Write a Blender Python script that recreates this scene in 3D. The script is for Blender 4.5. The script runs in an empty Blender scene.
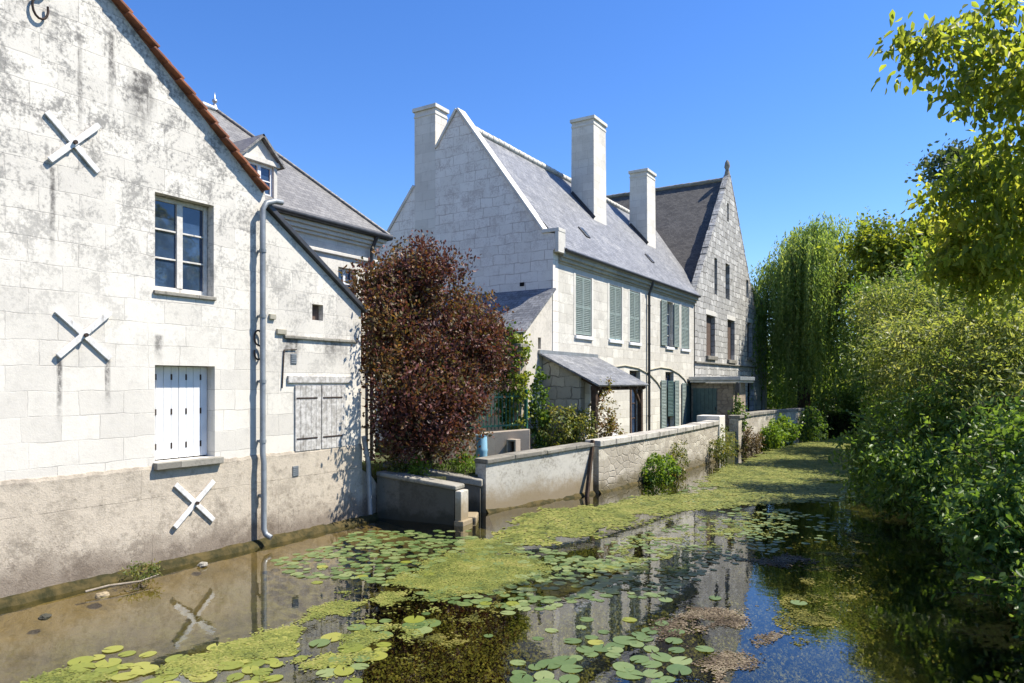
import bpy, bmesh, math, random
import numpy as np
from mathutils import Vector, Matrix, noise as mnoise
R = math.radians
sc = bpy.context.scene
COL = sc.collection

# ------------------------------------------------------------------ camera, sky, sun, exposure
cam_d = bpy.data.cameras.new('camera')
cam = bpy.data.objects.new('camera', cam_d)
COL.objects.link(cam)
cam.location = (0, 0, 3.0)
cam.rotation_euler = (R(90), 0, R(32.0))
cam_d.sensor_width = 36.0
cam_d.lens = 695.0 / 1024 * 36
cam_d.shift_y = 41.5 / 1024
cam_d.clip_start = 0.05
cam_d.clip_end = 3000
sc.camera = cam

SUN = Vector((0.464, 0.337, 0.819)).normalized()
SUN_EL = math.asin(SUN.z)
SUN_AZ = math.atan2(SUN.x, SUN.y)
world = bpy.data.worlds.new('World')
sc.world = world
world.use_nodes = True
wn = world.node_tree
bg = wn.nodes['Background']
sky = wn.nodes.new('ShaderNodeTexSky')
sky.sky_type = 'NISHITA'
sky.sun_disc = False
sky.sun_elevation = SUN_EL
sky.sun_rotation = SUN_AZ
sky.altitude = 1500
sky.air_density = 1.3
sky.dust_density = 0.2
sky.ozone_density = 6.0
hs = wn.nodes.new('ShaderNodeHueSaturation'); hs.inputs['Hue'].default_value = 0.511; hs.inputs['Saturation'].default_value = 1.2
wn.links.new(sky.outputs[0], hs.inputs['Color']); wn.links.new(hs.outputs[0], bg.inputs[0])
bg.inputs[1].default_value = 0.110

sun_d = bpy.data.lights.new('sun', 'SUN')
sun_d.energy = 5.0
sun_d.angle = R(0.53)
sun_d.color = (1.0, 0.93, 0.81)
sun = bpy.data.objects.new('sun', sun_d)
COL.objects.link(sun)
sun.rotation_euler = SUN.to_track_quat('Z', 'Y').to_euler()

sc.view_settings.view_transform = 'Standard'
sc.view_settings.look = 'None'
sc.view_settings.gamma = 1.0
sc.view_settings.exposure = 0.98
sc.render.engine = 'CYCLES'
sc.cycles.use_denoising = True
sc.cycles.max_bounces = 8
sc.cycles.transparent_max_bounces = 12
sc.cycles.caustics_reflective = False
sc.cycles.caustics_refractive = False

# ------------------------------------------------------------------ objects, names, labels
LOCS = {}

def tag(o, label=None, cat=None, group=None, kind=None):
    if label: o['label'] = label
    if cat: o['category'] = cat
    if group: o['group'] = group
    if kind: o['kind'] = kind
    return o

def thing(name, label, cat, loc, group=None):
    o = bpy.data.objects.new(name, None)
    COL.objects.link(o)
    o.location = loc
    o.empty_display_size = 0.3
    LOCS[o.name] = Vector(loc)
    return tag(o, label, cat, group)

def world_loc(o):
    v = Vector((0, 0, 0))
    while o is not None:
        v += o.location
        o = o.parent
    return v

def box_uv(me):
    nl = len(me.loops)
    if nl == 0: return
    uvl = me.uv_layers.new(name='UVMap')
    co = np.empty(len(me.vertices) * 3, np.float32); me.vertices.foreach_get('co', co); co = co.reshape(-1, 3)
    vi = np.empty(nl, np.int32); me.loops.foreach_get('vertex_index', vi)
    npoly = len(me.polygons)
    nor = np.empty(npoly * 3, np.float32); me.polygons.foreach_get('normal', nor); nor = nor.reshape(-1, 3)
    tot = np.empty(npoly, np.int32); me.polygons.foreach_get('loop_total', tot)
    nr = np.repeat(nor, tot, axis=0)
    u = np.stack([-nr[:, 1], nr[:, 0], np.zeros(nl)], 1)
    ln = np.linalg.norm(u, axis=1)
    flat = ln < 0.12
    u[flat] = (1, 0, 0); ln[flat] = 1
    u /= ln[:, None]
    nr2 = nr.copy(); nr2[flat] = (0, 0, 1)
    v = np.cross(nr2, u)
    p = co[vi]
    uv = np.stack([(p * u).sum(1), (p * v).sum(1)], 1).astype(np.float32)
    uvl.data.foreach_set('uv', uv.ravel())

class MB:
    """collects faces in world coordinates, links them as one mesh object"""
    def __init__(s): s.v = []; s.f = []; s.sm = []
    def poly(s, pts, smooth=False):
        b = len(s.v); s.v += [tuple(p) for p in pts]; s.f.append(tuple(range(b, b + len(pts)))); s.sm.append(smooth); return s
    def mesh(s, vs, fs, smooth=False):
        b = len(s.v); s.v += [tuple(p) for p in vs]
        for f in fs: s.f.append(tuple(i + b for i in f)); s.sm.append(smooth)
        return s
    def box(s, x0, x1, y0, y1, z0, z1):
        x0, x1 = min(x0, x1), max(x0, x1); y0, y1 = min(y0, y1), max(y0, y1); z0, z1 = min(z0, z1), max(z0, z1)
        vs = [(x0,y0,z0),(x1,y0,z0),(x1,y1,z0),(x0,y1,z0),(x0,y0,z1),(x1,y0,z1),(x1,y1,z1),(x0,y1,z1)]
        return s.mesh(vs, [(0,3,2,1),(4,5,6,7),(0,1,5,4),(1,2,6,5),(2,3,7,6),(3,0,4,7)])
    def obox(s, c, ax, ay, az):
        """box about centre c with half-axis vectors"""
        c, ax, ay, az = Vector(c), Vector(ax), Vector(ay), Vector(az)
        vs = [c+sx*ax+sy*ay+sz*az for sz in (-1,1) for sx, sy in ((-1,-1),(1,-1),(1,1),(-1,1))]
        fs = [(0,3,2,1),(4,5,6,7),(0,1,5,4),(1,2,6,5),(2,3,7,6),(3,0,4,7)]
        if ax.cross(ay).dot(az) < 0: fs = [tuple(reversed(f)) for f in fs]
        return s.mesh(vs, fs)
    def beam(s, a, b, w, h, up=(0,0,1)):
        a, b = Vector(a), Vector(b); d = b - a
        side = d.cross(Vector(up)).normalized(); top = side.cross(d).normalized()
        return s.obox((a + b) / 2, d / 2, side * w / 2, top * h / 2)
    def prism(s, pts, off):
        """polygon swept by vector off, closed"""
        pts = [Vector(p) for p in pts]; off = Vector(off)
        n = Vector((0,0,0))
        for i in range(len(pts)): n += pts[i].cross(pts[(i+1) % len(pts)])
        if n.dot(off) > 0: pts.reverse()
        k = len(pts)
        vs = pts + [p + off for p in pts]
        fs = [tuple(range(k)), tuple(reversed(range(k, 2*k)))]
        for i in range(k):
            j = (i + 1) % k
            fs.append((j, i, i + k, j + k))
        return s.mesh(vs, fs)
    def tube(s, path, rad, n=10, cap=True, smooth=True):
        path = [Vector(p) for p in path]; m = len(path)
        rads = rad if isinstance(rad, (list, tuple)) else [rad] * m
        vs = []; prev = None
        for i, p in enumerate(path):
            d = (path[min(i+1, m-1)] - path[max(i-1, 0)])
            if d.length < 1e-9: d = Vector((0,0,1))
            d.normalize()
            ref = prev if prev is not None else (Vector((1,0,0)) if abs(d.z) > .8 else Vector((0,0,1)))
            a = (ref - d * ref.dot(d))
            if a.length < 1e-6: a = d.orthogonal()
            a.normalize(); b = d.cross(a); prev = a
            for k in range(n):
                t = 2 * math.pi * k / n
                vs.append(p + (a * math.cos(t) + b * math.sin(t)) * rads[i])
        fs = []
        for i in range(m - 1):
            for k in range(n):
                k2 = (k + 1) % n
                fs.append((i*n+k, i*n+k2, (i+1)*n+k2, (i+1)*n+k))
        s.mesh(vs, fs, smooth)
        if cap:
            s.poly(list(reversed(vs[:n]))); s.poly(vs[-n:])
        return s
    def build(s, name, mat, parent=None, bevel=0, uv=True, kind=None, jitter=0):
        me = bpy.data.meshes.new(name)
        o = bpy.data.objects.new(name, me)
        COL.objects.link(o)
        off = Vector((0, 0, 0))
        if parent is not None:
            o.parent = parent; off = world_loc(parent)
        me.from_pydata([Vector(p) for p in s.v], [], s.f)
        me.polygons.foreach_set('use_smooth', s.sm)
        if uv: box_uv(me)
        if off.length > 0: me.transform(Matrix.Translation(-off))
        me.materials.append(mat)
        me.update()
        if bevel:
            m = o.modifiers.new('bevel', 'BEVEL'); m.width = bevel; m.segments = 2; m.limit_method = 'ANGLE'; m.angle_limit = R(40)
        if kind: o['kind'] = kind
        return o

def clip_convex(poly, outline):
    out = list(poly); k = len(outline)
    area = sum(outline[i][0]*outline[(i+1)%k][1]-outline[(i+1)%k][0]*outline[i][1] for i in range(k))
    if area < 0: outline = outline[::-1]
    for i in range(k):
        a, b = outline[i], outline[(i+1) % k]
        inside = lambda p: (b[0]-a[0])*(p[1]-a[1])-(b[1]-a[1])*(p[0]-a[0]) >= -1e-7
        new = []
        for j in range(len(out)):
            p, q = out[j], out[(j+1) % len(out)]
            ip, iq = inside(p), inside(q)
            if ip: new.append(p)
            if ip != iq:
                d1 = (b[0]-a[0])*(p[1]-a[1])-(b[1]-a[1])*(p[0]-a[0]); d2 = (b[0]-a[0])*(q[1]-a[1])-(b[1]-a[1])*(q[0]-a[0])
                t = d1 / (d1 - d2); new.append((p[0]+(q[0]-p[0])*t, p[1]+(q[1]-p[1])*t))
        out = new
        if not out: return []
    return out

def facade(mb, x, outline, openings):
    """wall face in the plane x=const looking +x; outline convex (y,z); openings (y0,y1,z0,z1,depth) get reveals"""
    ys = sorted({p[0] for p in outline} | {o[0] for o in openings} | {o[1] for o in openings})
    zs = sorted({p[1] for p in outline} | {o[2] for o in openings} | {o[3] for o in openings})
    for i in range(len(ys)-1):
        for j in range(len(zs)-1):
            cy, cz = (ys[i]+ys[i+1])/2, (zs[j]+zs[j+1])/2
            if any(o[0] < cy < o[1] and o[2] < cz < o[3] for o in openings): continue
            c = clip_convex([(ys[i],zs[j]),(ys[i+1],zs[j]),(ys[i+1],zs[j+1]),(ys[i],zs[j+1])], outline)
            if len(c) >= 3: mb.poly([(x, p[0], p[1]) for p in c])
    for y0, y1, z0, z1, d in openings:
        b = x - d
        mb.poly([(x,y0,z0),(b,y0,z0),(b,y0,z1),(x,y0,z1)][::-1])
        mb.poly([(x,y1,z0),(b,y1,z0),(b,y1,z1),(x,y1,z1)])
        mb.poly([(x,y0,z1),(b,y0,z1),(b,y1,z1),(x,y1,z1)][::-1])
        mb.poly([(x,y0,z0),(b,y0,z0),(b,y1,z0),(x,y1,z0)])
    return mb

# ------------------------------------------------------------------ materials
class NT:
    def __init__(s, name):
        s.m = bpy.data.materials.new(name); s.m.use_nodes = True
        s.t = s.m.node_tree; s.b = s.t.nodes['Principled BSDF']; s.out = s.t.nodes['Material Output']
    def n(s, typ, props=None, **ins):
        nd = s.t.nodes.new(typ)
        for k, v in (props or {}).items(): setattr(nd, k, v)
        for k, v in ins.items():
            key = int(k[1:]) if k[0] == 'i' and k[1:].isdigit() else k.replace('_', ' ')
            s.set(nd.inputs[key], v)
        return nd
    def set(s, sock, v):
        if hasattr(v, 'is_linked') or isinstance(v, bpy.types.NodeSocket): s.t.links.new(v, sock)
        else: sock.default_value = v
    def obj(s): return s.n('ShaderNodeTexCoord').outputs['Object']
    def uv(s): return s.n('ShaderNodeUVMap').outputs[0]
    def noise(s, vec, scale, detail=4, rough=.55, dist=0):
        return s.n('ShaderNodeTexNoise', Vector=vec, Scale=scale, Detail=detail, Roughness=rough, Distortion=dist).outputs['Fac']
    def map(s, vec, scale=(1,1,1), loc=(0,0,0)):
        return s.n('ShaderNodeMapping', Vector=vec, Scale=scale, Location=loc).outputs[0]
    def rng(s, v, a, b, c=0., d=1., smooth=True):
        nd = s.n('ShaderNodeMapRange', Value=v); nd.clamp = True
        if smooth: nd.interpolation_type = 'SMOOTHSTEP'
        for i, x in enumerate((a, b, c, d)): nd.inputs[i+1].default_value = x
        return nd.outputs[0]
    def mix(s, f, a, b, blend='MIX'):
        nd = s.n('ShaderNodeMix', {'data_type': 'RGBA', 'blend_type': blend})
        s.set(nd.inputs[0], f); s.set(nd.inputs[6], col(a)); s.set(nd.inputs[7], col(b)); return nd.outputs[2]
    def math(s, op, a, b=0.):
        nd = s.n('ShaderNodeMath', {'operation': op}); s.set(nd.inputs[0], a); s.set(nd.inputs[1], b); return nd.outputs[0]
    def sep(s, v):
        return s.n('ShaderNodeSeparateXYZ', Vector=v).outputs
    def bump(s, h, strength, dist=.02, nrm=None):
        nd = s.n('ShaderNodeBump', Strength=strength, Distance=dist, Height=h)
        if nrm is not None: s.set(nd.inputs['Normal'], nrm)
        s.t.links.new(nd.outputs[0], s.b.inputs['Normal']); return nd.outputs[0]
    def fin(s, c=None, rough=.8, spec=.3, metal=0.):
        if c is not None: s.set(s.b.inputs['Base Color'], col(c))
        s.set(s.b.inputs['Roughness'], rough); s.set(s.b.inputs['Specular IOR Level'], spec); s.set(s.b.inputs['Metallic'], metal)
        return s.m

def col(c):
    if isinstance(c, tuple) and len(c) == 3: return (*c, 1.0)
    return c

def M_plain(name, c, c2=None, rough=.6, spec=.35, metal=0., nscale=6., bump=.15, dirt=0.):
    n = NT(name); o = n.obj()
    f = n.noise(o, nscale, 5, .6)
    k = n.mix(n.rng(f, .35, .65), c, c2 if c2 else tuple(x * .75 for x in c))
    if dirt:
        d = n.noise(n.map(o, (9, 9, 1.2)), 1.0, 6, .7)
        k = n.mix(n.rng(d, .58, .75, 0, dirt), k, (.10, .085, .07))
    n.bump(n.noise(o, nscale * 6, 4, .6), bump, .01)
    return n.fin(k, rough, spec, metal)

def M_stone(name, base, base2, mortar, bw, bh, msize=.012, mvis=.7, lichen=0., lich_lo=0., lich_hi=1., streak=.2,
            rough_bump=.35, warp=.012, block_bump=.5, dark=(.13,.125,.115), fine=1., low=None, top=None, var=.5, stains=(), rubble=False):
    """ashlar in UV metres: joints seen in places, per-block tone, lichen by height, run-off streaks"""
    n = NT(name); uv = n.uv(); o = n.obj()
    wob = n.n('ShaderNodeTexNoise', Vector=o, Scale=2.2, Detail=3.)
    w2 = n.n('ShaderNodeVectorMath', {'operation': 'SCALE'}, i0=n.n('ShaderNodeVectorMath', {'operation': 'SUBTRACT'}, i0=wob.outputs['Color'], i1=(.5,.5,.5)).outputs[0], Scale=warp * 4)
    vec = n.n('ShaderNodeVectorMath', {'operation': 'ADD'}, i0=uv, i1=w2.outputs[0]).outputs[0]
    br = n.n('ShaderNodeTexBrick', {'offset': .43, 'offset_frequency': 2, 'squash': .8, 'squash_frequency': 3}, Vector=vec, Scale=1.0,
             Mortar_Size=msize, Mortar_Smooth=.35, Bias=-.1, Brick_Width=bw, Row_Height=bh)
    br.inputs['Color1'].default_value = (0, 0, 0, 1); br.inputs['Color2'].default_value = (1, 1, 1, 1); br.inputs['Mortar'].default_value = (.5, .5, .5, 1)
    bf = br.outputs['Fac']
    tone = n.math('MULTIPLY', br.outputs['Color'], var)
    if rubble:
        mv = n.map(vec, (1/bw, 1/bh, 1))
        v1 = n.n('ShaderNodeTexVoronoi', {'feature': 'DISTANCE_TO_EDGE', 'voronoi_dimensions': '2D'}, Vector=mv, Scale=1.0, Randomness=.75)
        v2 = n.n('ShaderNodeTexVoronoi', {'feature': 'F1', 'voronoi_dimensions': '2D'}, Vector=mv, Scale=1.0, Randomness=.75)
        bf = n.rng(v1.outputs['Distance'], msize/bh*1.6, msize/bh*.4)
        tone = n.math('MULTIPLY', n.sep(v2.outputs['Color'])[0], var)
    big = n.noise(o, .8, 4, .6); med = n.noise(o, 5.5, 6, .65); fin = n.noise(o, 38., 5, .7)
    c = n.mix(n.rng(n.math('ADD', n.math('MULTIPLY', big, .7), tone), .25, .85), base, base2)
    c = n.mix(n.rng(med, .5, .75, 0, .35 * fine), c, tuple(x * .62 for x in base2))
    c = n.mix(n.rng(fin, .56, .75, 0, .4 * fine), c, tuple(x * .45 for x in base2))
    jv = n.rng(n.noise(o, 1.7, 5, .7), .36, .62, .10, 1.0)
    c = n.mix(n.math('MULTIPLY', n.math('MULTIPLY', bf, jv), mvis), c, mortar)
    z = n.sep(o)[2]
    if lichen:
        l1 = n.noise(o, 2.1, 6, .68, .4); l2 = n.noise(o, 17., 6, .72)
        lf = n.math('MULTIPLY', n.rng(n.math('ADD', n.math('MULTIPLY', l1, .55), n.math('MULTIPLY', l2, .5)), .50, .62), n.rng(z, lich_lo, lich_hi, .06, 1.))
        c = n.mix(n.math('MULTIPLY', lf, lichen), c, dark)
    if streak:
        st = n.noise(n.map(o, (3.3, 3.3, .35)), 1.0, 5, .7)
        c = n.mix(n.rng(st, .6, .8, 0, streak), c, tuple(x * .9 for x in dark))
    for sy, sw, sa, za, zb in stains:
        q = n.sep(o); wob_ = n.math('MULTIPLY', n.math('SUBTRACT', n.noise(n.map(o, (1, 6, 1.2)), 1.0, 4), .5), sw*1.6)
        dy = n.math('ABSOLUTE', n.math('ADD', n.math('SUBTRACT', q[1], sy), wob_))
        k_ = n.math('MULTIPLY', n.rng(dy, sw, sw*.2), n.math('MULTIPLY', n.rng(q[2], zb, zb + (za-zb)*.8), n.rng(q[2], za+.05, za)))
        k_ = n.math('MULTIPLY', k_, n.rng(n.noise(o, 9., 5, .7), .35, .6, .25, 1.))
        c = n.mix(n.math('MULTIPLY', k_, min(1, sa*3.2)), c, (.10,.095,.09))
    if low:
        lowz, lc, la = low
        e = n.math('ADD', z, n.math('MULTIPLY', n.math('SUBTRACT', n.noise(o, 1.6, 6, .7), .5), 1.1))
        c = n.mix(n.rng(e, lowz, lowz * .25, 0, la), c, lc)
    if top:
        tz, tc, ta = top
        e = n.math('ADD', z, n.math('MULTIPLY', n.math('SUBTRACT', n.noise(o, 3., 5, .7), .5), .7))
        c = n.mix(n.rng(e, tz - .25, tz, 0, ta), c, tc)
    h = n.math('ADD', n.math('MULTIPLY', n.math('MULTIPLY', bf, jv), -block_bump), n.math('ADD', n.math('MULTIPLY', med, .5), n.math('MULTIPLY', fin, .3)))
    n.bump(h, rough_bump, .02)
    return n.fin(c, .88, .2)

def M_slate(name, base, base2, bw=.22, bh=.13, lich=(.42,.42,.40), la=.5, rough=.5, bump=.5):
    n = NT(name); uv = n.uv(); o = n.obj()
    br = n.n('ShaderNodeTexBrick', {'offset': .5}, Vector=uv, Scale=1.0, Mortar_Size=.006, Mortar_Smooth=.2, Bias=0., Brick_Width=bw, Row_Height=bh)
    br.inputs['Color1'].default_value = (0,0,0,1); br.inputs['Color2'].default_value = (1,1,1,1); br.inputs['Mortar'].default_value = (.2,.2,.2,1)
    big = n.noise(o, .9, 5, .65)
    c = n.mix(n.rng(n.math('ADD', n.math('MULTIPLY', br.outputs['Color'], .5), n.math('MULTIPLY', big, .6)), .2, .8), base, base2)
    l = n.math('ADD', n.math('MULTIPLY', n.noise(o, 1.5, 4, .6), .5), n.math('MULTIPLY', n.noise(o, 14., 5, .7), .5))
    c = n.mix(n.rng(l, .5, .62, 0, la), c, lich)
    c = n.mix(n.rng(n.noise(o, 11., 6, .8), .42, .66, .0, .55), c, tuple(x*.5 for x in base)); c = n.mix(n.rng(n.noise(n.map(o, (1,1,1), (7,3,1)), 16., 5, .8), .55, .68, 0, .6), c, tuple(min(.5, x*1.9) for x in base2))
    c = n.mix(n.math('MULTIPLY', br.outputs['Fac'], .75), c, tuple(x*.3 for x in base))
    v = n.sep(uv)[1]
    saw = n.math('FRACT', n.math('DIVIDE', v, bh))
    h = n.math('ADD', n.math('MULTIPLY', saw, -.8), n.math('ADD', n.math('MULTIPLY', br.outputs['Color'], .5), n.math('MULTIPLY', n.noise(o, 30., 4, .6), .4)))
    n.bump(h, bump, .012)
    return n.fin(c, rough, .4)

def M_leaf(name, cols, trans=.35, rough=.5, spec=.3, tboost=1.6):
    n = NT(name)
    at = n.n('ShaderNodeAttribute', {'attribute_name': 'tint'}).outputs['Fac']
    cr = n.n('ShaderNodeValToRGB', Fac=at); e = cr.color_ramp.elements
    e[0].position = .05; e[0].color = col(cols[0]); e[1].position = .95; e[1].color = col(cols[-1])
    for i, c in enumerate(cols[1:-1]):
        x = e.new((i + 1) / (len(cols) - 1)); x.color = col(c)
    n.set(n.b.inputs['Base Color'], cr.outputs[0]); n.set(n.b.inputs['Roughness'], rough); n.set(n.b.inputs['Specular IOR Level'], spec)
    tc = n.mix(1.0, cr.outputs[0], (tboost * 1.1, tboost, tboost * .45), 'MULTIPLY')
    tr = n.n('ShaderNodeBsdfTranslucent', Color=tc)
    mx = n.n('ShaderNodeMixShader', i0=trans, i1=n.b.outputs[0], i2=tr.outputs[0])
    n.t.links.new(mx.outputs[0], n.out.inputs[0])
    return n.m

def M_bark(name, c=(.09,.07,.05)):
    n = NT(name); o = n.obj()
    f = n.noise(n.map(o, (1, 1, .25)), 12., 6, .7)
    n.bump(f, .8, .03)
    return n.fin(n.mix(n.rng(f, .3, .7), tuple(x*.5 for x in c), tuple(x*1.4 for x in c)), .9, .1)

m_left = M_stone('whitewashed_limestone', (.66,.63,.565), (.54,.515,.465), (.27,.25,.225), .66, .36, .008, .5, .85, 2.4, 6.9, .42, .45, warp=.02, block_bump=.45, fine=.7, dark=(.19,.185,.175), var=.35,
                 stains=[(2.02,.06,.32,3.36,2.2),(2.7,.055,.32,3.36,2.45),(1.93,.05,.3,6.05,4.4),(3.5,.12,.25,3.75,3.25),(2.3,.05,.2,8.1,6.2),(2.75,.07,.3,8.3,6.9),(4.85,.35,.6,9.0,7.4),(3.2,.3,.5,7.9,6.6)])
m_leanw = M_stone('whitewashed_limestone_low', (.65,.62,.555), (.54,.515,.465), (.27,.255,.235), .74, .40, .008, .55, .6, 1.2, 5.0, .4, .4, fine=.8, dark=(.2,.195,.185), stains=[(6.2,.3,.3,3.9,3.2),(7.3,.5,.25,3.9,3.3),(6.9,.6,.25,1.95,1.6)])
m_plinth = M_stone('rough_render', (.50,.44,.355), (.385,.335,.265), (.3,.25,.2), 3.1, 1.2, .003, .05, .75, 2.2, -.6, .2, 1.3, dark=(.105,.085,.065), fine=2.2, low=(.72, (.13,.10,.075), .72), top=(1.78, (.14,.12,.10), .6), var=.1)
m_mid = M_stone('pale_limestone', (.66,.635,.565), (.54,.515,.455), (.36,.325,.27), .62, .33, .011, .75, .25, 0, 4, .10, .4, warp=.02, fine=.7, var=.8)
m_midg = M_stone('gable_limestone', (.78,.745,.68), (.70,.665,.60), (.38,.315,.27), .62, .33, .013, .85, .55, 3, 9, .05, .5, warp=.03, fine=.5, var=.4, dark=(.40,.335,.295))
m_h3 = M_stone('weathered_stone', (.55,.54,.51), (.36,.355,.335), (.12,.115,.108), .54, .31, .022, 1.0, .75, -1, 12, .35, 1., warp=.055, fine=1.1, var=1.1, block_bump=1.4, dark=(.14,.13,.12))
m_h4 = M_stone('shaded_stone', (.50,.49,.45), (.38,.37,.34), (.26,.24,.22), .55, .30, .012, .6, .5, 0, 9, .3, .5)
m_back = M_stone('cream_limestone', (.62,.595,.53), (.54,.515,.455), (.36,.33,.28), .7, .33, .009, .6, .25, 0, 8, .1, .3)
m_trim = M_stone('dressed_stone', (.66,.64,.58), (.55,.53,.48), (.45,.43,.38), 1.6, .9, .005, .4, .2, 0, 9, .12, .25, fine=.5)
m_cornice = M_stone('cornice_stone', (.44,.41,.32), (.33,.31,.25), (.2,.19,.16), 1.2, .9, .006, .6, .4, 0, 9, .3, .4)
m_chim = M_stone('chimney_stone', (.68,.65,.585), (.57,.54,.48), (.36,.32,.27), .58, .34, .009, .65, .4, 9, 15, .3, .3, fine=.7, dark=(.26,.24,.21))
m_render = M_stone('cream_render', (.60,.56,.49), (.50,.465,.40), (.45,.42,.36), 4., 3., .003, .15, .25, 0, 5, .22, .4)
m_porchw = M_stone('greenish_rubble', (.45,.42,.34), (.34,.32,.26), (.12,.11,.09), .48, .36, .022, .95, .45, 0, 4, .2, .7, warp=.07, var=.9, dark=(.15,.15,.12))
m_conc = M_stone('weathered_concrete', (.62,.60,.545), (.46,.44,.39), (.3,.29,.26), 2.4, 1.6, .004, .25, .65, -.4, 1.4, .5, .6, dark=(.17,.15,.115), low=(.75, (.24,.18,.095), .85))
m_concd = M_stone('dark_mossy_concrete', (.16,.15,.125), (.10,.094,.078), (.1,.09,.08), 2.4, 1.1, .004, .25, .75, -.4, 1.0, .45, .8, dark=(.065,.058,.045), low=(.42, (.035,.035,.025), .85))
m_cop = M_stone('coping_stone', (.30,.285,.245), (.19,.18,.155), (.12,.11,.1), .9, .8, .01, .7, .6, -.5, 1.0, .3, .8, dark=(.11,.10,.08))
m_rcop = M_stone('streaked_coping', (.50,.48,.43), (.36,.345,.31), (.16,.15,.13), 1.1, .9, .012, .6, .6, -.5, 1.2, .45, .6, dark=(.17,.155,.13))
m_rwall = M_stone('river_wall_stone', (.55,.51,.43), (.39,.355,.295), (.20,.17,.135), .36, .19, .014, .35, .5, 0, 1.5, .25, .9, warp=.05, var=.9, dark=(.13,.115,.085), low=(.50, (.11,.09,.045), .85), rubble=True)
m_foot = M_plain('mossy_footing', (.085,.065,.026), (.028,.027,.011), .9, .15, nscale=4.5, bump=1.0)
m_shed = M_stone('brown_rubble', (.36,.30,.225), (.26,.21,.16), (.14,.11,.09), .3, .17, .018, .8, .4, 0, 3, .2, .9, warp=.06, rubble=True)
m_gwall = M_stone('garden_render', (.42,.36,.29), (.33,.28,.23), (.25,.2,.17), 2., 1., .004, .3, .4, 0, 2, .3, .5)
m_slate = M_slate('blue_slate', (.10,.106,.118), (.20,.207,.222), la=.6, lich=(.36,.36,.35), bump=.7)
m_slateb = M_slate('old_slate', (.125,.122,.118), (.20,.195,.187), la=.4, lich=(.27,.255,.23))
m_slated = M_slate('dark_old_slate', (.062,.058,.054), (.105,.098,.09), bw=.2, bh=.12, la=.35, lich=(.16,.15,.135), rough=.75, bump=.8)
m_tile = M_plain('terracotta_tile', (.30,.115,.06), (.17,.075,.05), .8, .2, nscale=5., bump=.4, dirt=.5)
m_zinc = M_plain('zinc', (.44,.46,.48), (.34,.36,.38), .42, .5, .6, nscale=3., bump=.05)
m_zincd = M_plain('dark_gutter_metal', (.06,.062,.068), (.04,.042,.046), .45, .5, .3)
m_pipe = M_plain('painted_grey_pipe', (.24,.265,.285), (.17,.19,.205), .45, .5, .2, nscale=4., bump=.05, dirt=.35)
m_white = M_plain('white_paint', (.76,.765,.77), (.68,.69,.70), .5, .4, nscale=3., bump=.08)
m_whiteold = M_plain('old_white_paint', (.62,.60,.56), (.50,.48,.44), .6, .3, nscale=9., bump=.3, dirt=.7)
m_cross = M_plain('white_painted_steel', (.72,.73,.72), (.55,.54,.52), .55, .35, nscale=10., bump=.25, dirt=.9)
m_green = M_plain('grey_green_paint', (.25,.305,.285), (.195,.245,.23), .55, .35, nscale=7., bump=.1, dirt=.12)
m_teal = M_plain('dark_teal_paint', (.07,.125,.12), (.05,.095,.092), .5, .4, nscale=5., bump=.08)
m_wood = M_plain('shadow_bar_dark', (.075,.05,.035), (.045,.03,.022), .8, .2, nscale=9., bump=.6)
m_brown = M_plain('brown_shutter_wood', (.14,.10,.08), (.09,.065,.052), .75, .2, nscale=10., bump=.5)
m_greywood = M_plain('grey_weathered_wood', (.56,.545,.52), (.33,.315,.29), .85, .15, nscale=13., bump=.7, dirt=1.)
m_iron = M_plain('rusty_iron', (.06,.042,.034), (.035,.027,.024), .8, .3, .3, nscale=16., bump=.4)
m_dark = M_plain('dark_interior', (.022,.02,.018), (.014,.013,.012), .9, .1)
m_fence = M_plain('green_fence_paint', (.028,.13,.095), (.02,.10,.075), .5, .4, nscale=5., bump=.05)
m_barrel = M_plain('blue_plastic', (.25,.46,.60), (.20,.40,.54), .45, .4, nscale=3., bump=.03)
def M_glass(name, c=(.022,.04,.075), rough=.03):
    n = NT(name); o = n.obj()
    n.bump(n.noise(o, 1.7, 2, .5), .06, .1)
    return n.fin(n.mix(n.rng(n.noise(o, 3., 4), .4, .7), c, tuple(x*1.7 for x in c)), rough, .9)
m_glass = M_glass('window_glass')

# ------------------------------------------------------------------ setting: ground, river bed, water
LEFT_EDGE = [(-10.95,-80),(-10.95,11.3),(-10.8,11.75),(-10.0,11.95),(-9.75,12.4),(-9.65,13.0),(-9.15,13.5),(-8.95,14.7),(-8.35,16.5),(-8.05,18),(-7.8,21),(-7.6,25),(-7.6,28),(-7.95,32),(-7.85,37),(-7.3,44),(-7.0,49),(-6.4,52)]
RIGHT_EDGE = [(4.6,-80),(4.6,8),(3.8,12),(2.5,16),(.4,22),(-1.5,32),(-3.4,42),(-4.9,49),(-6.4,52)]

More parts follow.
